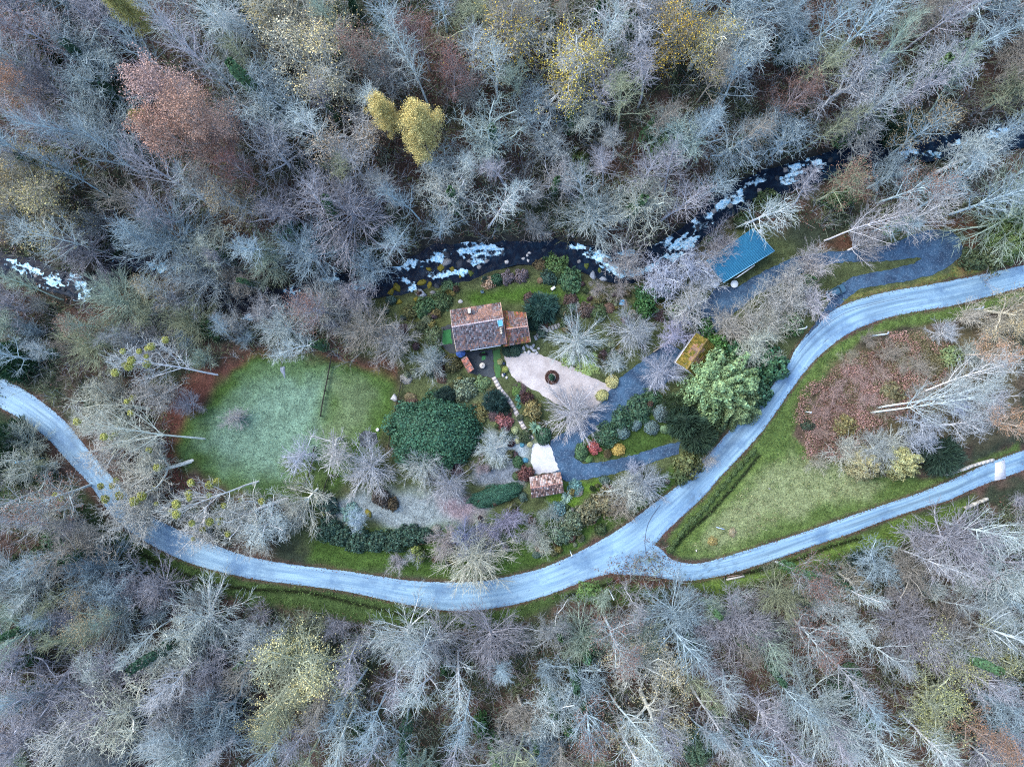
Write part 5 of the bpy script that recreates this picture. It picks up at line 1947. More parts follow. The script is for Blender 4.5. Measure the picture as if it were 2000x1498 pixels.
for px, py, r, h, bk, look, vi, kd in [
        (1905, 615, 36, 6, (.50, .45, .38), 'straw-tinted bare tree', 0, 'stems'), (1960, 640, 40, 7, (.52, .46, .38), 'cream bare tree', 1, 'stems'), (1905, 690, 38, 7, (.42, .44, .40), 'sage bare tree', 2, 'stems'),
        (1975, 720, 40, 8, (.46, .44, .44), 'grey bare tree', 0, 'slim'), (1880, 790, 44, 8, (.44, .46, .52), 'blue-grey hazy tree', 1, 'slim'), (1950, 790, 42, 8, (.48, .46, .46), 'pearl hazy tree', 2, 'slim'),
        (1740, 880, 48, 5, (.46, .48, .44), 'pale hazy shrub tree', 0, 'stems'), (1655, 885, 40, 4.5, (.44, .44, .38), 'pale low thicket', 1, 'stems'), (1800, 720, 34, 5, (.34, .30, .25), 'brown thicket', 2, 'stems'),
        (1740, 690, 30, 4, (.32, .27, .22), 'brown low thicket', 0, 'stems'), (1790, 860, 40, 6, (.44, .47, .54), 'bluish hazy tree', 1, 'stems'), (1870, 740, 36, 6, (.38, .36, .33), 'dull thicket', 2, 'stems'),
        (1700, 660, 22, 3, (.28, .24, .2), 'dark brown low thicket', 1, 'stems'), (1600, 905, 26, 3, (.38, .36, .28), 'straw low thicket', 2, 'stems')]:
    star(px, py, r, h, bk, look, vi, kd)
for px, py, r, h, bk in ((1600, 800, 26, 2.2, (.34, .23, .2)), (1632, 762, 28, 2.4, (.36, .25, .22)), (1672, 735, 28, 2.4, (.38, .26, .23)), (1640, 805, 26, 2.2, (.36, .24, .21)),
                         (1690, 775, 28, 2.4, (.38, .27, .24)), (1722, 728, 26, 2.4, (.35, .26, .22)), (1605, 845, 24, 2.0, (.33, .23, .19)), (1660, 700, 22, 2.2, (.3, .27, .2)),
                         (1765, 705, 26, 2.6, (.3, .27, .2)), (1735, 800, 24, 2.2, (.32, .27, .21)), (1800, 765, 26, 2.6, (.33, .29, .24))):
    star(px, py, r, h, bk, 'russet twiggy thicket in the bracken' if bk[0] > .325 else 'olive-brown twiggy thicket', px % 3, 'stems')
# big birches and pale trees right of the bracken
BIR = 'white leaning trees right of the bracken bank'
for fx, fy, lx, ly, s, kd, vi, bk, look in (
        (1712, 797, 1925, 752, 1.0, 'forked', 0, (.44, .48, .48), 'long white-trunked birch'),
        (1700, 806, 1900, 790, .95, 'forked', 1, (.42, .46, .46), 'lower white-trunked birch'),
        (1790, 770, 1960, 700, .9, 'forked', 2, (.56, .58, .58), 'white birch at the right edge'),
        (1830, 830, 1950, 830, .8, 'gnarled', 3, (.55, .56, .58), 'white crooked tree near the right edge'),
        (1700, 870, 1710, 880, .75, 'round', 1, (.46, .48, .46), 'pale round tree by the meadow'),
        (1780, 820, 1810, 830, .75, 'gnarled', 0, (.45, .47, .52), 'blue-grey tangled tree'),
        (1835, 655, 1850, 650, .5, 'round', 2, (.56, .58, .62), 'small white bare tree'),
        (1720, 460, 1830, 400, 1.0, 'forked', 1, (.48, .46, .46), 'tall mossy-stemmed leaning tree'),
        (1610, 470, 1740, 415, .95, 'forked', 2, (.50, .47, .48), 'pinkish white leaning tree'),
        (1655, 560 - 70, 1770, 430, .8, 'round', 0, (.50, .47, .47), 'pinkish fan-shaped tree above the turnaround')):
    v = TV[kd][vi % len(TV[kd])]
    put_tree(v, fx, fy, look, 'birch_tree' if 'birch' in look else 'leaning_tree', 'tree', BIR, s, bk, lean=(lx, ly), at_base=True, ivy=GREEN_L if 'mossy' in look else None)

# special leaf-bearing trees
SPEC = [('beech', 300, 150, 1.2, (.46, .38, .41), (.42, .29, .25), 'orange-pink leaved beech'),
        ('beech', 375, 205, 1.2, (.42, .34, .32), (.42, .26, .19), 'bright orange-leaved beech'),
        ('beech', 350, 265, 1.1, (.42, .34, .31), (.40, .24, .18), 'lower orange-leaved beech'),
        ('beech', 415, 285, .8, (.33, .24, .22), (.28, .16, .12), 'rust-leaved beech'),
        ('yellow', 842, 200, .95, (.4, .36, .2), (.66, .56, .22), 'bright yellow-leaved tree'),
        ('yellow', 826, 285, 1.0, (.4, .36, .2), (.66, .56, .22), 'lower bright yellow-leaved tree'),
        ('yellow', 766, 212, .9, (.4, .36, .2), (.62, .52, .2), 'small bright yellow-leaved tree'),
        ('yellow', 252, 12, .8, (.35, .33, .2), (.34, .34, .12), 'yellow-green leaved tree'),
        ('yellow', 268, 218, .5, (.35, .33, .2), (.33, .30, .08), 'small olive-yellow tree'),
        ('pale', 590, 50, 1.2, (.42, .41, .36), (.55, .46, .22), 'cream-yellow leaved tree'),
        ('pale', 640, 110, 1.2, (.45, .45, .40), (.50, .46, .30), 'cream leaved tree'),
        ('pale', 560, 20, 1.1, (.42, .41, .34), (.50, .42, .2), 'upper cream-yellow leaved tree'),
        ('pale', 30, 360, 1.2, (.36, .34, .27), (.35, .31, .13), 'olive-gold leaved tree'),
        ('pale', 45, 405, 1.1, (.36, .34, .27), (.34, .27, .12), 'lower olive-gold leaved tree'),
        ('speckled', 1020, 75, 1.15, (.42, .40, .36), (.55, .42, .08), 'yellow-flecked bare tree'),
        ('speckled', 1140, 105, 1.15, (.50, .50, .48), (.60, .48, .08), 'yellow-flecked white tree'),
        ('speckled', 1095, 130, 1.05, (.4, .4, .36), (.50, .42, .08), 'small yellow-flecked tree'),
        ('speckled', 1340, 65, 1.0, (.35, .32, .26), (.55, .38, .05), 'orange-yellow flecked tree'),
        ('speckled', 1370, 90, 1.0, (.48, .48, .42), (.45, .38, .1), 'white tree with gold flecks'),
        ('russet', 870, 130, .9, (.3, .24, .24), (.17, .08, .065), 'russet-leaved tree'),
        ('russet', 820, 60, .9, (.3, .24, .24), (.16, .08, .065), 'dark russet-leaved tree'),
        ('russet', 1560, 190, .9, (.3, .24, .24), (.14, .08, .06), 'brown-leaved tree'),
        ('russet', 470, 320, .8, (.32, .26, .26), (.20, .09, .07), 'red-brown leaved tree'),
        ('russet', 20, 160, .9, (.34, .3, .3), (.33, .17, .09), 'tan-leaved tree'),
        ('pale', 570, 1310, 1.25, (.42, .44, .32), (.50, .47, .22), 'pale yellow leaved tree'),
        ('pale', 545, 1345, 1.0, (.42, .44, .32), (.55, .50, .24), 'lower pale yellow leaved tree'),
        ('pale', 690, 250, 1.0, (.52, .50, .48), (.38, .30, .20), 'white tree with buff leaves'),
        ('pale', 1920, 1250, 1.0, (.36, .38, .28), (.30, .31, .13), 'olive-leaved tree'),
        ('pale', 1850, 1400, 1.0, (.34, .36, .26), (.28, .30, .12), 'olive green leaved tree'),
        ('pale', 1240, 1330, 1.0, (.46, .46, .42), (.38, .34, .20), 'buff-leaved tree'),
        ('pale', 1270, 1390, 1.0, (.46, .46, .42), (.42, .38, .22), 'cream-leaved lower tree'),
        ('pale', 1975, 600, .75, (.42, .38, .3), (.42, .34, .18), 'straw-leaved tree'),
        ('russet', 1955, 690, .7, (.42, .34, .28), (.46, .28, .17), 'apricot-leaved tree'),
        ('russet', 1985, 825, .7, (.42, .34, .28), (.44, .26, .15), 'apricot-leaved lower tree'),
        ('russet', 1940, 1450, .9, (.34, .26, .22), (.26, .15, .09), 'brown-leaved tree'),
        ('pale', 1660, 1130, .5, (.36, .34, .3), (.28, .26, .15), 'small olive-leaved tree')]
for vn, px, py, s, bk, lc, look in SPEC:
    if vn in ('pale', 'speckled'):
        s *= 1.25
        lc = tuple(min(.75, c * 1.15) for c in lc)
    put_tree(LEAFY[vn], px, py, look, 'leafy_tree', 'tree', 'trees still holding autumn leaves', s, bk, lc, wide=.8 if vn == 'yellow' else 1.0)
# pale gnarled trees with green ivy seen on the slopes
for px, py, s, bk, iv, vi, look in ((490, 165, 1.2, B_WHITE, GREEN_M, 0, 'white gnarled tree with a green ivy trunk'), (545, 195, 1.1, B_WHITE, GREEN_M, 1, 'white gnarled ivy tree'),
                                    (880, 385, 1.1, (.56, .58, .54), GREEN_M, 2, 'pale crooked-limbed tree'), (835, 330, .9, B_WHITE, None, 3, 'white crooked tree'),
                                    (960, 250, 1.1, (.42, .50, .48), GREEN_M, 4, 'blue-green ivy-clad tree'), (1120, 215, 1.0, (.40, .44, .4), GREEN_M, 0, 'ivy-clad tree'),
                                    (1300, 270, 1.1, (.46, .56, .50), GREEN_L, 1, 'pale green lichen tree'), (1245, 390, 1.2, (.46, .48, .42), GREEN_M, 2, 'large ivy-centred round tree'),
                                    (1050, 30, 1.1, (.44, .44, .40), None, 3, 'grey crooked tree'), (1240, 30, 1.2, (.48, .48, .50), GREEN_L, 4, 'white-limbed ivy tree'),
                                    (1660, 160, 1.15, (.54, .55, .58), None, 0, 'white long-limbed tree'), (1840, 130, 1.2, (.48, .50, .53), GREEN_L, 1, 'big blue-white tree'),
                                    (1450, 70, 1.1, B_WHITE, None, 2, 'white frost-branched tree'), (420, 500, 1.0, (.52, .55, .46), GREEN_M, 3, 'pale green-white tree over the river'),
                                    (160, 110, 1.1, (.44, .50, .50), GREEN_D, 4, 'teal-white frosted tree'), (190, 160, 1.1, (.46, .53, .52), GREEN_D, 0, 'lower teal-white frosted tree'),
                                    (130, 1440, 1.2, (.54, .54, .50), None, 1, 'white-branched spreading tree'), (250, 1400, 1.25, (.56, .56, .46), None, 2, 'pale big-limbed tree'),
                                    (330, 1270, 1.1, (.50, .52, .46), GREEN_D, 3, 'green-white crooked tree'), (1130, 1330, 1.0, B_BLUE, GREEN_D, 0, 'blue-grey ivy tree')):
    put_tree(TV['gnarled'][vi], px, py, look, 'gnarled_tree', 'tree', 'pale gnarled trees on the slopes', s * 1.15, bk, ivy=iv)
# evergreen patches in the woods
for px, py, r, h, c_, kd in ((570, 450, 34, 4, (.025, .10, .045), 'loose'), (690, 15, 10, 6, (.03, .1, .05), 'loose'), (1075, 60, 12, 8, (.04, .13, .05), 'loose'), (1225, 150, 24, 5, (.02, .08, .03), 'needle'),
                             (1120, 325, 36, 3, (.06, .10, .02), 'loose'), (1170, 20, 14, 7, (.02, .1, .04), 'loose'), (1545, 85, 28, 5, (.025, .08, .04), 'needle'), (1765, 250, 32, 5, (.03, .085, .05), 'needle'),
                             (1640, 390, 24, 6, (.07, .13, .04), 'loose'), (1500, 395, 24, 4, (.05, .09, .03), 'loose'), (1395, 470, 16, 3, (.04, .08, .03), 'loose'),
                             (110, 100, 20, 7, (.02, .08, .035), 'needle'), (20, 440, 30, 5, (.015, .04, .025), 'needle'), (230, 480, 20, 3, (.03, .06, .03), 'loose'),
                             (870, 1300, 24, 5, (.03, .09, .03), 'loose'), (400, 1425, 26, 4, (.015, .075, .045), 'needle'), (450, 1385, 24, 3, (.015, .08, .045), 'needle'), (340, 1470, 24, 4, (.015, .075, .045), 'needle'),
                             (1150, 1270, 20, 8, (.04, .13, .06), 'loose'), (1340, 1250, 22, 6, (.04, .11, .06), 'loose'), (1080, 1370, 14, 8, (.04, .14, .06), 'loose'), (940, 1420, 18, 6, (.04, .13, .03), 'loose'),
                             (1110, 1410, 16, 6, (.05, .15, .04), 'loose'), (1860, 1400, 40, 6, (.015, .055, .045), 'needle'), (1650, 1350, 28, 4, (.02, .065, .03), 'loose'), (1360, 1460, 30, 6, (.09, .17, .10), 'willow'),
                             (1560, 1180, 16, 5, (.02, .06, .05), 'needle'), (1980, 1440, 26, 3, (.07, .16, .04), 'loose'), (700, 1420, 14, 4, (.03, .08, .03), 'loose'), (60, 1110, 34, 3, (.035, .09, .035), 'loose'),
                             (110, 1060, 26, 3, (.03, .085, .035), 'loose'), (20, 1120, 24, 3, (.03, .08, .03), 'loose'), (1150, 1160, 26, 1.2, (.06, .13, .02), 'loose'), (1860, 700, 20, 2, (.14, .2, .07), 'loose'),
                             (1930, 1060, 26, 3, (.04, .08, .03), 'loose'), (1850, 1080, 18, 2, (.05, .1, .03), 'loose'), (1455, 430, 18, 3, (.04, .08, .03), 'loose'), (410, 640, 22, 4, (.045, .10, .03), 'loose')):
    put_bush(kd, px, py, r, h, c_, R.choice(('dark green evergreen bush', 'green ivy-covered bush', 'leafy evergreen bush')), name='evergreen_bush', cat='bush', group='evergreen bushes in the woods')

# ------------------------------------------------------------------ the woods
NO_CROWN = [[(340, 760), (500, 690), (780, 720), (800, 800), (770, 900), (700, 960), (560, 1010), (380, 940), (330, 860)],
            [(700, 590), (780, 560), (860, 520), (1000, 500), (1250, 545), (1340, 480), (1520, 430), (1700, 470), (1900, 430), (1920, 560),
             (2040, 430), (2040, 575), (1920, 600), (1640, 680), (1400, 1000), (1000, 1200), (600, 1150), (480, 1100), (600, 1000), (780, 870), (790, 720), (690, 700)],
            [(1290, 1130), (1310, 1030), (1450, 860), (1600, 650), (1740, 600), (2010, 560), (2010, 960), (1850, 1010), (1600, 1100), (1420, 1150)],
            [(0, 730), (180, 830), (280, 960), (400, 1040), (600, 1090), (900, 1130), (1100, 1080), (1200, 1120), (1130, 1190), (900, 1230), (600, 1190),
             (350, 1130), (200, 1050), (120, 920), (0, 840)],
            [(170, 900), (190, 990), (240, 1060), (460, 1120), (420, 940), (330, 690), (170, 700), (110, 790)]]
RIVLINE = [(a, b) for a, b, _ in RIVER]


def blocked(px, py, m=0):
    for poly in NO_CROWN:
        if sdist(np.array([px]), np.array([py]), poly)[0] < m:
            return True
    return False


placed = [p for p in ALLT if p[1] < 480 or p[1] > 1180]
att = 0
KEEP = [(a, b) for _, a, b, *_r in SPEC] + [(a, b - 12) for a, b, *_r in FOAM] + [(800, 300), (835, 175), (330, 220), (290, 100)]
rgw = random.Random(99)
BARKS = [B_BLUE, B_BLUE, B_WHITE, B_MAUVE, B_MAUVE, B_BROWN, B_GREEN, B_WHITE, B_OLIVE, (.42, .46, .47), (.43, .425, .44), (.34, .35, .35)]
BNAME = {B_BLUE: 'blue-grey', B_MAUVE: 'mauve-grey', B_BROWN: 'brown', B_GREEN: 'greenish', B_WHITE: 'whitish', B_OLIVE: 'olive-brown',
         (.42, .46, .47): 'silver-grey', (.43, .425, .44): 'pearl grey', (.34, .35, .35): 'dull grey'}
KN = {'tall': ('tall_tree', 'tall'), 'slim': ('slender_tree', 'slender'), 'round': ('fan_tree', 'fan-crowned'), 'gnarled': ('crooked_tree', 'crooked'),
      'stems': ('thicket_shrub', 'many-stemmed'), 'forked': ('forked_tree', 'forked')}
while att < 9000 and len(placed) < 620:
    att += 1
    px, py = rgw.uniform(-25, 2025), rgw.uniform(-25, 1523)
    dr = min(math.hypot(px - a, py - b) for a, b in RIVLINE)
    ryy = np.interp(px, RV[:, 0], RV[:, 1])
    if abs(py - ryy) < 40 and rgw.random() < (.12 if px < 740 or px > 1650 else .8):
        continue
    if any((px - a) ** 2 + (py - b) ** 2 < (42 if 740 < a < 1650 or a < 180 else 32) ** 2 for a, b in KEEP):
        continue
    if blocked(px, py, 22):
        continue
    small = (460 < py < 700) or (py < 1260 and py > 1120)
    sp = 42 if small else rgw.choice((56, 62, 72))
    if any((px - a) ** 2 + (py - b) ** 2 < sp * sp for a, b in placed):
        continue
    kd = rgw.choices(('tall', 'slim', 'round', 'gnarled', 'stems', 'forked'), (5, 4, 2, 3.2, 1.5, 1.2))[0]
    s = rgw.uniform(.8, 1.12)
    if small:
        kd = rgw.choices(('slim', 'round', 'gnarled', 'stems'), (2, 3, 3, 4))[0]
        s = rgw.uniform(.6, .85)
    if kd == 'round':
        s *= 1.6
    if kd == 'gnarled':
        s *= 1.15
    v = rgw.choice(TV[kd])
    # foot must not stand on road, lawn or water
    hc = v['hc'] * s
    fx, fy = CX + (px - CX) * (HC - hc - 8) / (HC - 8), CY + (py - CY) * (HC - hc - 8) / (HC - 8)
    if blocked(fx, fy, 4) or abs(fy - np.interp(fx, RV[:, 0], RV[:, 1])) < 22:
        continue
    if math.hypot(px - 1270, py - 1110) < 85 or math.hypot(px - 1960, py - 930) < 60:
        continue
    placed.append((px, py))
    bk = rgw.choice(BARKS)
    if px > 1350 and py < 500 and rgw.random() < .4:
        bk = B_BLUE
    if px < 900 and py < 480 and rgw.random() < .15:
        bk = B_MAUVE
    iv = None
    if kd in ('tall', 'slim', 'gnarled', 'forked') and rgw.random() < .2:
        iv = rgw.choice((GREEN_D, GREEN_M, GREEN_M, (.05, .11, .05)))
    look = '%s %s%s tree' % (BNAME[bk], KN[kd][1], ' ivy-clad' if iv else '')
    jit = rgw.uniform(.85, 1.12)
    bk = tuple(c * jit for c in bk)
    lo_ = None
    if kd in ('tall', 'slim', 'gnarled') and rgw.random() < .1 and 'beech' in LEAFY:
        v = LEAFY['russet']
        s = min(s, 1.0)
        lo_ = rgw.choice(((.20, .12, .09), (.24, .2, .12), (.17, .10, .08)))
        look = look.replace(' tree', ' brown-leaved tree')
        kd = 'tall'
    ox, oy = 0, 0
    put_tree(v, px, py, look, KN[kd][0], 'tree' if kd != 'stems' else 'shrub', 'trees of the surrounding woods', s, bk, lo_, iv)
print('woods:', len(placed))

# ------------------------------------------------------------------ ground cover (nobody could count it)
def scatter(n, region, colour, size, aspect, up, spread, per, name, label, seed, m_=M_GRASSBLADE, keepf=None, hgt=.25):
    g = np.random.default_rng(seed)
    x0, y0, x1, y1 = region
    px, py = g.uniform(x0, x1, n), g.uniform(y0, y1, n)
    if keepf is not None:
        k = keepf(px, py)
        px, py = px[k], py[k]
    x, y, z = gp(px, py)
    n = len(x)
    C = np.stack([x, y, z], 1)
    C = np.repeat(C, per, 0) + g.normal(size=(n * per, 3)) * np.array([spread, spread, 0])
    C[:, 2] = terrain_mesh_z(C[:, 0], C[:, 1]) + hgt * g.random(n * per) + .03
    nv = np.tile(np.array([[0, 0, up]]), (len(C), 1))
    V, Q, T = leaf_quads(C, size, g, nv, .45, aspect)
    base = colour(C, g, np.repeat(px, per), np.repeat(py, per))
    T = T * np.repeat(base, 4, 0)
    o = link(name, nmesh(name, V, Q, col=T), m_)
    tag(o, label, kind='stuff')
    return o


def openmask(px, py):
    ok = np.zeros(px.shape, bool)
    for poly in NO_CROWN[:4]:
        ok |= inside(px, py, poly)
    r = np.abs(py - np.interp(px, RV[:, 0], RV[:, 1])) < np.interp(px, RV[:, 0], RV[:, 2]) * 1.05
    return ok | r


def c_under(C, g, px, py):
    k = vnoise(C[:, 0], C[:, 1], 6, 81) * .65 + vnoise(C[:, 0], C[:, 1], 2.0, 82) * .35
    pal = np.array([(.14, .08, .062), (.08, .055, .045), (.055, .08, .035), (.03, .07, .04), (.10, .12, .05), (.17, .13, .10)])
    i = np.clip(((k - .2) / .6 * 4 + g.normal(size=len(k)) * .9).astype(int), 0, 5)
    return pal[i]


scatter(26000, (-20, -20, 2020, 1520), c_under, .2, 1.6, .5, .7, 8, 'undergrowth', 'fallen leaves, fern and bramble covering the forest floor', 301,
        keepf=lambda a, b: ~openmask(a, b), hgt=.5)
BRK = [(1560, 870), (1565, 810), (1600, 760), (1640, 705), (1700, 680), (1760, 665), (1840, 668), (1880, 700), (1860, 760), (1800, 800), (1700, 820), (1690, 860), (1630, 890), (1580, 885)]


def c_brk(C, g, px, py):
    k = vnoise(C[:, 0], C[:, 1], 3.5, 83)
    a, b, d = np.array((.40, .25, .225)), np.array((.17, .105, .085)), np.array((.17, .16, .09))
    r = g.random(len(k))
    c = np.where((r < k * 1.3)[:, None], a, b)
    return np.where((g.random(len(k)) < .2 + .4 * sstep(1740, 1820, px) + .4 * (vnoise(C[:, 0], C[:, 1], 2.4, 87) > .68))[:, None], d, c)


scatter(30000, (1550, 650, 1890, 895), c_brk, .1, 2.8, .1, .4, 5, 'bracken', 'pinkish brown dead bracken covering the bank right of the road', 302,
        keepf=lambda a, b: sdist(a, b, BRK) + (vnoise(a, b, 26, 84) - .48) * 60 + (vnoise(a, b, 7, 86) - .5) * 30 < 0, hgt=1.0)
VERGE = [z_[0] for z_ in ZONES if z_[1] in ((0.05, 0.085, 0.028), (0.085, 0.135, 0.038), (0.09, 0.145, 0.032), (0.15, 0.155, 0.05))]
ROADP = [MAIN_N + MAIN_S[::-1], SIDE_N + SIDE_S[::-1]]


def k_verge(a, b):
    ok = np.zeros(a.shape, bool)
    for p in VERGE:
        ok |= inside(a, b, p)
    for p in ROADP:
        ok &= ~inside(a, b, p)
    ok &= ~inside(a, b, BRK)
    return ok


def c_grass(C, g, px, py):
    k = vnoise(C[:, 0], C[:, 1], 4, 85)[:, None]
    isl = (inside(px, py, [(1345, 1070), (1400, 1010), (1470, 930), (1520, 890), (1620, 900), (1720, 945), (1700, 975), (1600, 985), (1480, 1040), (1400, 1068)]))[:, None]
    green = np.array((.05, .10, .03)) * (1 - k) + np.array((.10, .155, .05)) * k
    straw = np.array((.26, .26, .15)) * (1 - k) + np.array((.12, .19, .07)) * k
    return np.where(isl & (g.random((len(C), 1)) < .8), straw, green)


scatter(60000, (220, 480, 2020, 1250), c_grass, .12, 3.0, -.2, .25, 3, 'verge_grass', 'green grass tufts on the road verges and island', 303, keepf=k_verge, hgt=.22)


def k_lawn(a, b):
    ok = sdist(a, b, FIELD) < 0
    ok |= inside(a, b, GARDEN)
    for p in ROADP + [d[1] for d in DRIVES]:
        ok &= ~inside(a, b, p)
    for p in ([(985, 688), (1045, 685), (1110, 710), (1198, 758), (1165, 798), (1080, 788), (1015, 752), (985, 720)], [(900, 680), (980, 680), (975, 745), (900, 735)],
              [(1034, 860), (1080, 860), (1110, 975), (1030, 975)], [(870, 590), (985, 585), (1040, 600), (1040, 680), (885, 690)], [(960, 735), (975, 735), (1045, 858), (1034, 860)],
              [(860, 635), (890, 630), (895, 695), (860, 690)]):
        ok &= ~inside(a, b, p)
    ok &= ~(np.abs(b - np.interp(a, RV[:, 0], RV[:, 1])) < np.interp(a, RV[:, 0], RV[:, 2]) * 1.1)
    return ok


def c_lawn(C, g, px, py):
    base = zone_colour(C[:, 0], C[:, 1], px, py)
    s = 0.75 + .7 * g.random((len(C), 1))
    return base * s


scatter(52000, (330, 480, 1700, 1130), c_lawn, .1, 2.4, .1, .2, 2, 'lawn_grass', 'short frosted grass and leaves of the field and lawns', 304, keepf=k_lawn, hgt=.12)

g = np.random.default_rng(90)
ed_ = [np.array(resample(l_, 2600)[0]) + g.normal(size=(2600, 2)) * 3.2 for l_ in (MAIN_N, MAIN_S)] + [np.array(resample(l_, 1300)[0]) + g.normal(size=(1300, 2)) * 2.6 for l_ in (SIDE_N, SIDE_S)]
ed_.append(np.stack([g.uniform(1185, 1330, 700), g.uniform(1085, 1128, 700)], 1))
ed_ = np.concatenate(ed_)
x, y, z = gp(ed_[:, 0], ed_[:, 1])
V, Q, T = leaf_quads(np.stack([x, y, terrain_mesh_z(x, y) + .09 + .03 * g.random(len(x))], 1), .12, g, np.tile(np.array([[0, 0, 1.5]]), (len(x), 1)), .5, 1.5)
o = link('fallen_leaves', nmesh('fallen_leaves', V, Q, col=T * np.array((.12, .07, .055))), M_GRASSBLADE)
tag(o, 'brown fallen leaves gathered along the road edges', kind='stuff')

# saplings and thin brush between the trees
g = np.random.default_rng(78)
px, py = g.uniform(-30, 2030, 10500), g.uniform(-30, 1530, 10500)
k = ~openmask(px, py)
for p in VERGE[1:]:
    k &= ~inside(px, py, p)
x, y, z = gp(px[k], py[k])
nb = len(x)
per = 6
tone = np.array([(.36, .41, .44), (.34, .33, .35), (.27, .25, .21), (.30, .36, .27), (.24, .29, .16)])[g.integers(0, 5, nb)]
S_all, T_all = [], []
for j in range(per):
    a = g.random(nb) * 2 * PI
    e = .15 + .75 * g.random(nb)
    L = 1.2 + 3.0 * g.random(nb)
    x1, y1, z1 = x + np.cos(a) * e * L, y + np.sin(a) * e * L, z + L
    S_all.append(np.stack([x, y, z - .1, x1, y1, z1, np.full(nb, .035), np.full(nb, .02)], 1))
    T_all.append(tone)
    for m_ in range(2):
        a2 = a + g.normal(size=nb) * 1.0
        f = .35 + .5 * g.random(nb)
        bx, by, bz = x + (x1 - x) * f, y + (y1 - y) * f, z + (z1 - z) * f
        l2 = L * .4
        S_all.append(np.stack([bx, by, bz, bx + np.cos(a2) * l2, by + np.sin(a2) * l2, bz + l2 * .5, np.full(nb, .024), np.full(nb, .015)], 1))
        T_all.append(tone)
S_all, T_all = np.concatenate(S_all), np.concatenate(T_all)
sel = g.random(len(S_all)) < .8
V, Q = tubes(S_all[sel], 3)
o = link('brushwood', nmesh('brushwood', V, Q, col=np.repeat(T_all[sel], 6, 0)), M_BRUSH)
tag(o, 'thin pale brush and saplings between the forest trees', kind='stuff')

# fallen branches and broken sticks on the wooded slopes
g = np.random.default_rng(77)
px, py = g.uniform(-20, 2020, 1600), g.uniform(-20, 1520, 1600)
k = ~openmask(px, py)
x, y, z = gp(px[k], py[k])
a = g.random(len(x)) * 2 * PI
L = .8 + 3.5 * g.random(len(x)) ** 2
x2, y2 = x + np.cos(a) * L, y + np.sin(a) * L
z0, z1 = terrain_mesh_z(x, y) + .12, terrain_mesh_z(x2, y2) + .18
rr = .03 + .05 * g.random(len(x))
V, Q = tubes(np.stack([x, y, z0, x2, y2, z1, rr, rr * .5], 1), 5)
o = link('fallen_branches', nmesh('fallen_branches', V, Q, col=np.repeat(.7 + .6 * g.random(len(x)), 10)), M_BARK, None, (.3, .28, .26))
tag(o, 'fallen branches lying on the forest floor', kind='stuff')

# ------------------------------------------------------------------ rocks
def rock_mesh(seed, flat=.65):
    v, f = ico(2)
    s = 1 + (vnoise(v[:, 0] * 1.5 + v[:, 2], v[:, 1] * 1.5 - v[:, 2], .6, seed) - .5) * .9
    v = v * s[:, None]
    g = np.random.default_rng(seed)
    for _ in range(4):                      # a few broken faces
        nn = g.normal(size=3)
        nn /= np.linalg.norm(nn)
        d = v @ nn
        v = v - np.maximum(0, d - .62)[:, None] * nn
    v[:, 2] *= flat
    me = nmesh('boulder', v, None, f, col=np.ones((len(v), 3)) * (1 + (g.random((len(v), 1)) - .5) * .25))
    me.materials.append(M_ROCK)
    return me


RM = [rock_mesh(400 + i) for i in range(6)]
RC = {'grey': (.2, .21, .22), 'mossy golden': (.17, .15, .025), 'dark wet': (.035, .045, .06), 'mossy green': (.07, .1, .025), 'pale': (.4, .41, .42), 'blue-grey': (.19, .23, .29)}


def rock(px, py, r, colname, label=None, sx=1.0, name='boulder', sink=.25):
    p = P(px, py)
    z = max(p.z, zw - .1)
    o = link(name, R.choice(RM), None, None, RC[colname], (p.x, p.y, z + r * PXM * (.35 - sink)))
    s = r * PXM
    o.scale = (s * sx, s * R.uniform(.75, 1), s * R.uniform(.8, 1.1))
    o.rotation_euler = (0, 0, R.uniform(0, 6.28))
    tag(o, label or place_label('%s %s boulder' % ('large' if r > 9 else 'small' if r < 5 else 'mid-sized', colname), px, py), 'boulder', 'boulders along the stream')
    return o


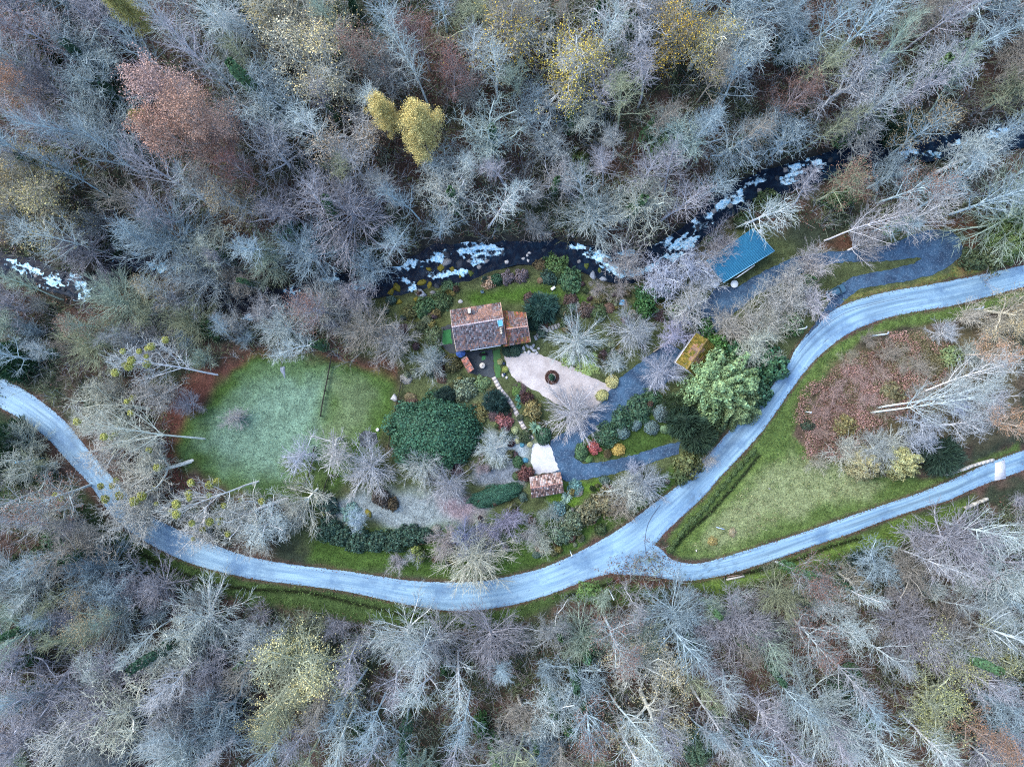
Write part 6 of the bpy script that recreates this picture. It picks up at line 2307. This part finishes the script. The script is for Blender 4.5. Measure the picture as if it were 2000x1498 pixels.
for px, py, r, c_ in ((826, 553, 10, 'mossy golden'), (840, 557, 8, 'mossy golden'), (824, 575, 12, 'blue-grey'), (778, 562, 9, 'mossy golden'), (765, 572, 9, 'mossy golden'), (862, 525, 8, 'mossy golden'),
                      (873, 512, 10, 'grey'), (884, 528, 7, 'mossy golden'), (900, 518, 9, 'dark wet'), (917, 512, 7, 'grey'), (950, 512, 7, 'grey'), (935, 522, 6, 'grey'), (872, 500, 8, 'dark wet'),
                      (838, 528, 6, 'mossy golden'), (900, 540, 6, 'mossy golden'), (920, 535, 8, 'mossy green'), (990, 514, 5, 'pale'), (1022, 507, 4, 'pale'), (1032, 510, 4, 'pale'), (1034, 495, 4, 'pale'),
                      (1029, 500, 3.5, 'pale'), (982, 498, 6, 'dark wet'), (855, 560, 7, 'dark wet'), (846, 572, 6, 'grey'), (885, 560, 6, 'mossy golden'), (780, 590, 8, 'mossy golden'), (812, 585, 6, 'mossy golden'),
                      (871, 480 + 20, 6, 'grey'), (1156, 540, 10, 'blue-grey'), (1178, 545, 8, 'blue-grey'), (1182, 508, 8, 'grey'), (1145, 520, 7, 'mossy green'), (1170, 530, 6, 'mossy green'), (1148, 488, 6, 'dark wet'),
                      (1210, 505, 7, 'grey'), (1130, 512, 5, 'grey'), (1062, 490, 6, 'dark wet'), (1085, 500, 6, 'dark wet'), (1110, 460, 4, 'pale'), (1120, 461, 4, 'pale'), (1097, 505, 5, 'grey'),
                      (760, 548, 7, 'dark wet'), (730, 560, 7, 'grey'), (700, 545, 6, 'dark wet'), (660, 562, 6, 'grey'), (620, 560, 6, 'dark wet'), (590, 590, 7, 'grey'), (548, 590, 6, 'dark wet'),
                      (500, 612, 7, 'grey'), (450, 590, 6, 'mossy green'), (350, 530, 7, 'grey'), (290, 515, 6, 'dark wet'), (190, 545, 8, 'grey'), (128, 540, 8, 'dark wet'), (75, 540, 6, 'grey'), (130, 565, 6, 'dark wet'),
                      (1360, 450, 7, 'dark wet'), (1392, 415, 7, 'grey'), (1398, 395, 6, 'dark wet'), (1425, 405, 7, 'grey'), (1450, 372, 6, 'dark wet'), (1460, 400, 8, 'dark wet'), (1480, 375, 6, 'grey'),
                      (1515, 350, 7, 'dark wet'), (1530, 335, 7, 'grey'), (1570, 335, 7, 'dark wet'), (1575, 350, 6, 'grey'), (1620, 315, 7, 'dark wet'), (1655, 312, 7, 'grey'), (1720, 300, 7, 'dark wet'), (1850, 285, 6, 'grey')):
    rock(px, py, r, c_)
# rockery of pale stones at the annex corner
for i, (px, py, r) in enumerate(((1022, 680, 5), (1030, 676, 5), (1038, 680, 5.5), (1044, 684, 4.5), (1026, 688, 4), (1034, 688, 4.5), (1041, 676, 4.5), (1018, 686, 3.5), (1048, 690, 4), (1012, 676, 3.5), (1052, 681, 3.5))):
    rock(px, py, r, R.choice(('blue-grey', 'pale', 'pale')), place_label('pale rockery stone at the annex corner', px, py), name='rockery_stone', sink=.15)
for px, py, r, c_, lab in ((770, 777, 8, 'pale', 'angular pale rock beside the right field fence'), (553, 725, 9, 'blue-grey', 'flat mauve-grey rock slab at the top of the field'),
                           (983, 733, 3.5, 'pale', 'white stone on the forecourt edge'), (990, 738, 3, 'pale', 'grey-white stone below the lime ball plant'), (1078, 746, 3, 'pale', 'pale stone in the round forecourt bed'),
                           (899, 590, 5, 'pale', 'pale lichen stone on the lawn behind the house'), (1132, 953, 5, 'pale', 'pale stone right of the yucca'), (721, 960 + 42, 8, 'mossy golden', 'mossy rock at the frosted lawn edge'),
                           (1503, 954, 2.5, 'pale', 'white stone in the grassy road island')):
    rock(px, py, r, c_, lab, sx=1.7 if r == 9 else 1.0, name='rock', sink=.2 if r != 9 else .6)

# ------------------------------------------------------------------ stone path with slabs
path = ribbon('stone_path', [(964, 736), (970, 748), (978, 762), (989, 775), (997, 786), (1005, 800), (1013, 815), (1022, 833), (1031, 845), (1040, 858)], 9.5, .09, M_STONE, (.16, .15, .14), 40)
tag(path, 'curving path of pale stone slabs from the terrace to the apron', kind='structure')
pc, pl = resample([(964, 736), (970, 748), (978, 762), (989, 775), (997, 786), (1005, 800), (1013, 815), (1022, 833), (1031, 845), (1040, 858)], 21)
for i in range(20):
    a_, b_ = Vector(pc[i]), Vector(pc[i + 1])
    d = (b_ - a_).normalized()
    nn = Vector((-d.y, d.x))
    a2, b2 = a_ + d * .45, b_ - d * .3
    w_ = 3.9 + R.uniform(-.5, .5)
    q_ = [a2 - nn * (w_ + R.uniform(-.3, .3)), b2 - nn * (w_ + R.uniform(-.4, .4)), b2 + nn * (w_ + R.uniform(-.3, .3)), a2 + nn * (w_ + R.uniform(-.4, .4))]
    pts = [P(p.x, p.y) for p in q_]
    zt = max(float(terrain_mesh_z(p.x, p.y)) for p in pts) + .15 + R.uniform(-.01, .01)
    mb = MB()
    pp = [(p.x, p.y) for p in pts]
    if (pts[1] - pts[0]).to_2d().cross((pts[2] - pts[1]).to_2d()) < 0:
        pp = pp[::-1]
    mb.prism(pp, zt - .2, zt)
    mb.build('slab', M_STONE, path, mul((.50, .47, .45), R.uniform(.85, 1.1)))
# garden steps right of the annex
steps = tag(empty('garden_steps', P(1065, 650)), 'short flight of grey garden steps right of the annex', 'steps')
for i, (px, py) in enumerate(resample([(1046, 660), (1062, 648), (1080, 640), (1098, 634)], 10)[0]):
    mb = MB()
    p = P(px, py)
    mb.box((p.x, p.y, p.z + .08), (.5, 1.0, .22), math.radians(25))
    mb.build('step', M_STONE, steps, mul((.28, .29, .3), R.uniform(.8, 1.15)))

# round forecourt bed
bed = ribbon('flower_bed', [(1078 + 11 * math.cos(t_), 737 + 11 * math.sin(t_)) for t_ in np.linspace(0, 2 * PI, 14)], 6, .16, M_GROUND, None, 40)
for a_ in bed.data.attributes['tint'].data:
    a_.color = (.09, .06, .05, 1)
tag(bed, 'round brown planting ring in the gravel forecourt', 'flower bed')
g = np.random.default_rng(5)
d = g.random(500) * 2 * PI
rr = 8 + 6 * g.random(500)
x, y, z = gp(1078 + np.cos(d) * rr, 737 + np.sin(d) * rr)
V, Q, T = leaf_quads(np.stack([x, y, terrain_mesh_z(x, y) + .15 + .25 * g.random(500)], 1), .16, g)
link('bedding_plants', nmesh('bedding_plants', V, Q, col=T * np.array((.12, .07, .06))), M_GRASSBLADE, bed)


# ------------------------------------------------------------------ fences, walls, posts and small things
def fence(name, pts, label, spacing=2.2, h=1.15, color=(.035, .035, .03), rails=2):
    root = tag(empty(name, P(*pts[0])), label, 'fence')
    c, L = resample(pts, 60)
    n_ = max(2, int(L * PXM / spacing))
    pp = [P(*resample(pts, n_ + 1)[0][i]) for i in range(n_ + 1)]
    for p in pp:
        mb = MB()
        mb.cyl(p + Vector((0, 0, -.3)), p + Vector((R.uniform(-.04, .04), R.uniform(-.04, .04), h)), .075, .065, 7)
        mb.build('post', M_WOOD, root, color)
    for a_, b_ in zip(pp[:-1], pp[1:]):
        for k_ in range(rails):
            zz = Vector((0, 0, h * (.9 - .42 * k_)))
            mb = MB()
            mb.beam(a_ + zz, b_ + zz, .1, .12)
            mb.build('rail', M_WOOD, root, color)
    return root


fence('fence', [(650, 692), (645, 720), (640, 747), (633, 780), (628, 812)], 'dark wooden fence crossing the upper part of the frosty field')
fence('fence', [(616, 872), (609, 912), (601, 940), (580, 957)], 'dark wooden fence at the lower corner of the frosty field')
fence('fence', [(786, 742), (779, 775), (770, 815), (763, 850), (760, 872)], 'dark wooden fence at the right edge of the field')
fence('fence', [(632, 965), (637, 945), (645, 927), (662, 930)], 'short angled fence of the pen below the field', 1.4, .8)
fence('fence', [(782, 622), (800, 627), (828, 634)], 'low dark timber edging left of the house garden', 1.2, .5, (.02, .02, .022), 2)


def stone_wall(pts, label, w=.5, h=.7, n_=10, color=(.5, .5, .47)):
    root = tag(empty('stone_wall', P(*pts[0])), label, 'wall')
    c, L = resample(pts, n_ + 1)
    for i in range(n_):
        a_, b_ = P(*c[i]), P(*c[i + 1])
        d = (b_ - a_)
        mb = MB()
        m_ = (a_ + b_) / 2
        hh = h * R.uniform(.85, 1.1)
        mb.box((m_.x, m_.y, m_.z + hh / 2 - .15), (d.length * .96, w * R.uniform(.85, 1.1), hh + .3), math.atan2(d.y, d.x) + R.uniform(-.04, .04))
        mb.build('stone', M_STONE, root, mul(color, R.uniform(.75, 1.15)))
    return root


stone_wall([(1842, 926), (1870, 919), (1900, 908), (1938, 897)], 'long pale stone parapet above the side road near the concrete slab', n_=12)
stone_wall([(1882, 992), (1904, 982), (1927, 973)], 'short pale stone parapet below the side road', n_=6, color=(.42, .41, .36))
mb = MB()
pts = [P(1943, 904), P(1962, 898), P(1964, 934), P(1942, 939)]
pts = pts[::-1]
zt = max(float(terrain_mesh_z(p.x, p.y)) for p in pts) + .1
mb.prism([(p.x, p.y) for p in pts], zt - .3, zt + .02)
tag(mb.build('concrete_slab', M_STONE, None, (.55, .57, .62)), 'pale concrete slab crossing the side road', 'slab')
culvert = tag(empty('culvert', P(1435, 1126)), 'concrete drain culvert with timber edge at the side road ditch', 'culvert')
mb = MB()
mb.beam(P(1418, 1131, 0, .2), P(1453, 1124, 0, .2), .35, .3)
mb.build('headwall', M_STONE, culvert, (.42, .42, .4))
mb = MB()
mb.beam(P(1420, 1126, 0, .15), P(1450, 1121, 0, .15), .15, .15)
mb.build('timber', M_WOOD, culvert, (.2, .15, .12))
# drive edge kerb above garage
mb = MB()
for a_, b_ in (((1275, 688), (1290, 678)), ((1290, 678), (1312, 664))):
    mb.beam(P(*a_, 0, .25), P(*b_, 0, .25), .22, .5)
tag(mb.build('retaining_wall', M_STONE, None, (.3, .27, .22)), 'low brown retaining wall along the upper drive', 'wall')


def post(px, py, tx_, ty_, label, r=.09, color=(.5, .58, .66), lamp=False, name='lamp_post'):
    """vertical post; height read from how far its top leans out in the photograph"""
    d0 = math.hypot(px - CX, py - CY)
    d1 = math.hypot(tx_ - CX, ty_ - CY)
    p = P(px, py)
    k = d0 / d1
    h = (HC - p.z) * (1 - k)
    root = tag(empty(name, p), label, 'post' if not lamp else 'street lamp')
    mb = MB()
    mb.cyl(p + Vector((0, 0, -.2)), p + Vector((0, 0, h)), r, r * .7, 8)
    mb.build('pole', M_PAINT, root, color)
    mb = MB()
    if lamp:
        mb.box(p + Vector((.12, .14, h + .05)), (.5, .24, .14), .9)
        mb.build('lamp_head', M_PAINT, root, (.3, .36, .42))
    else:
        mb.cyl(p + Vector((0, 0, h)), p + Vector((0, 0, h + .12)), r * 1.5, r * 1.2, 8)
        mb.build('cap', M_PAINT, root, color)
    return root


post(1697, 657, 1732, 645, 'grey street lamp on the verge above the bracken bank', .14, (.5, .6, .7), True)
post(1571, 804, 1584, 800, 'short pale post at the left tip of the bracken', .12, (.6, .72, .8), name='marker_post')
post(1189, 1150, 1201, 1169, 'pale pole in the verge below the junction', .1, (.6, .68, .74), name='utility_pole')
post(1113, 1074, 1122, 1083, 'short pale post on the verge above the road', .1, (.6, .7, .76), name='marker_post')
post(88, 894, 30, 896, 'tall blue pole left of the road near the left edge', .12, (.08, .4, .65), name='utility_pole')
post(1888, 607, 1917, 595, 'grey street lamp below the upper right road', .12, (.45, .52, .58), True)
post(1547, 646, 1572, 634, 'grey-green street lamp where the thicket meets the road', .12, (.45, .55, .52), True)

# cold frame
cf = tag(empty('cold_frame', P(1214, 591)), 'small glazed cold frame with two panes in the upper garden', 'cold frame')
c = P(1214, 591)
Mx = Matrix.Translation(c) @ Matrix.Rotation(math.radians(-8), 4, 'Z')
mb = MB()
mb.box(None, (1.2, 1.2, .5), M=Mx @ Matrix.Translation((0, 0, .25)))
mb.build('frame', M_WOOD, cf, (.45, .42, .4))
for s_ in (-1, 1):
    mb = MB()
    mb.box(None, (1.0, .48, .04), M=Mx @ Matrix.Translation((0, s_ * .28, .53)))
    o = mb.build('pane', M_SKYLIGHT, cf)
# patio table
c = PZ(942, 714, float(P(942, 714).z) + .75)
tb = tag(empty('garden_table', (c.x, c.y, float(P(942, 714).z))), 'round pale stone table on the dark terrace', 'table')
mb = MB()
mb.cyl(c, c + Vector((0, 0, .07)), .55, n=20)
mb.build('table_top', M_STONE, tb, (.52, .5, .45))
mb = MB()
mb.cyl(c + Vector((0, 0, -.8)), c, .18, .14, 10)
mb.build('pedestal', M_STONE, tb, (.4, .38, .34))
mb = MB()
mb.cyl(c + Vector((.05, .02, .075)), c + Vector((.05, .02, .09)), .18, n=10)
mb.build('inlay', M_STONE, tb, (.28, .27, .25))
# blue parasol partly under the eave
c = P(901, 690)
ps = tag(empty('parasol', c), 'round dark blue parasol at the front left corner of the house', 'parasol')
mb = MB()
top = c + Vector((0, 0, 2.3))
ring_ = [c + Vector((math.cos(i * PI / 5) * .95, math.sin(i * PI / 5) * .95, 1.95)) for i in range(10)]
for i in range(10):
    mb.tri(top, ring_[i], ring_[(i + 1) % 10], mul((1, 1, 1), .8 + .4 * (i % 2)))
    mb.tri(top + Vector((0, 0, -.04)), ring_[(i + 1) % 10] + Vector((0, 0, -.04)), ring_[i] + Vector((0, 0, -.04)))
mb.build('canopy', M_PAINT, ps, (.02, .06, .2))
mb = MB()
mb.cyl(c, c + Vector((0, 0, 2.35)), .03, n=6)
mb.build('pole', M_PAINT, ps, (.4, .4, .4))
# dark bench by the wall on the terrace
c = P(944, 693)
bn = tag(empty('garden_bench', c), 'dark bench on the terrace against the house', 'bench')
for nm, cc, sz in (('seat', (0, 0, .45), (1.5, .45, .06)), ('backrest', (0, .22, .75), (1.5, .05, .4))):
    mb = MB()
    mb.box(c + Vector(cc), sz, math.radians(9))
    mb.build(nm, M_WOOD, bn, (.012, .012, .014))
for sx in (-.6, .6):
    mb = MB()
    mb.box(c + Vector((sx, 0, .22)), (.07, .4, .44), math.radians(9))
    mb.build('leg', M_WOOD, bn, (.012, .012, .014))
# white garden table on the back lawn
c = P(1080, 564)
wt = tag(empty('lawn_table', c), 'small white rectangular table on the back lawn', 'table')
mb = MB()
mb.box(c + Vector((0, 0, .62)), (.9, .5, .05), math.radians(38))
mb.build('table_top', M_PAINT, wt, (.82, .84, .86))
for sx, sy in ((-.3, -.1), (.3, .1)):
    mb = MB()
    mb.box(c + Vector((sx, sy, .3)), (.06, .35, .6), math.radians(38))
    mb.build('leg', M_PAINT, wt, (.7, .72, .74))
# dark garden chair
c = P(942, 571)
gc_ = tag(empty('garden_chair', c), 'dark blue garden chair on the lawn behind the house', 'chair')
for nm, cc, sz in (('seat', (0, 0, .42), (.55, .5, .06)), ('backrest', (.05, .26, .7), (.55, .06, .5)), ('armrest', (-.28, 0, .6), (.06, .5, .05)), ('armrest', (.28, 0, .6), (.06, .5, .05))):
    mb = MB()
    mb.box(c + Vector(cc), sz, .4)
    mb.build(nm, M_PAINT, gc_, (.12, .2, .25))
for sx in (-.22, .22):
    for sy in (-.2, .2):
        mb = MB()
        mb.box(c + Vector((sx, sy, .2)), (.05, .05, .42), .4)
        mb.build('leg', M_PAINT, gc_, (.1, .15, .2))
# tarp and tub by the field
tp_ = drape('tarpaulin', [(700, 852), (712, 840), (735, 846), (738, 862), (722, 876), (704, 870)], .14, M_SLATE, 'dark tarpaulin spread at the lower right of the field', step=4, kind='thing')
tp_['category'] = 'tarpaulin'
mb = MB()
c = P(738, 839)
mb.cyl(c, c + Vector((0, 0, .4)), .25, .33, 12)
tag(mb.build('tub', M_PAINT, None, (.85, .86, .86)), 'small white tub beside the dark tarpaulin', 'tub')
# white table frosted behind the blue-roofed building
c = P(1432, 556)
mb = MB()
mb.cyl(c + Vector((0, 0, .75)), c + Vector((0, 0, .82)), .75, n=14)
wtb = tag(empty('round_table', c), 'frost-white round table beside the blue-roofed building', 'table')
mb.build('table_top', M_PAINT, wtb, (.8, .86, .86))
mb = MB()
mb.cyl(c + Vector((0, 0, -.1)), c + Vector((0, 0, .76)), .1, .07, 8)
mb.build('leg', M_PAINT, wtb, (.6, .65, .65))
# ornaments on the grassy island
for px, py, lab in ((1392, 1057, 'round golden flower tuft on the island, left one of two'), (1431, 1040, 'round straw flower tuft on the island, right one of two')):
    put_bush('loose', px, py, 8, .5, (.25, .2, .05) if px < 1400 else (.28, .24, .14), '', label=lab, name='flower_tuft', cat='flower tuft')
for px, py, lab in ((1396, 1061, 'white stone beside the golden flower tuft'), (1427, 1036, 'white stone beside the straw flower tuft'), (1360, 1075, 'white standing stone near the tip of the island')):
    rock(px, py, 2.6, 'pale', lab, name='white_stone', sink=.1)
mb = MB()
c = P(1405, 1030)
mb.box(c + Vector((0, 0, .5)), (1.5, .12, .7), math.radians(-15))
sg = tag(empty('sign', c), 'low pale blue sign board on the grassy island', 'sign')
mb.build('board', M_PAINT, sg, (.42, .55, .8))
for s_ in (-.6, .6):
    mb = MB()
    mb.cyl(c + Vector((s_, -s_ * .27, -.1)), c + Vector((s_, -s_ * .27, .8)), .05, n=6)
    mb.build('post', M_WOOD, sg, (.2, .16, .12))
# lamp-black pots by the forecourt
for px, py, lab in ((984, 710, 'small dark blue pot between lawn strip and forecourt'), (985, 731, 'dark pot at the forecourt corner')):
    mb = MB()
    c = P(px, py)
    mb.cyl(c, c + Vector((0, 0, .45)), .2, .28, 10)
    tag(mb.build('plant_pot', M_PAINT, None, (.03, .05, .1)), lab, 'pot')
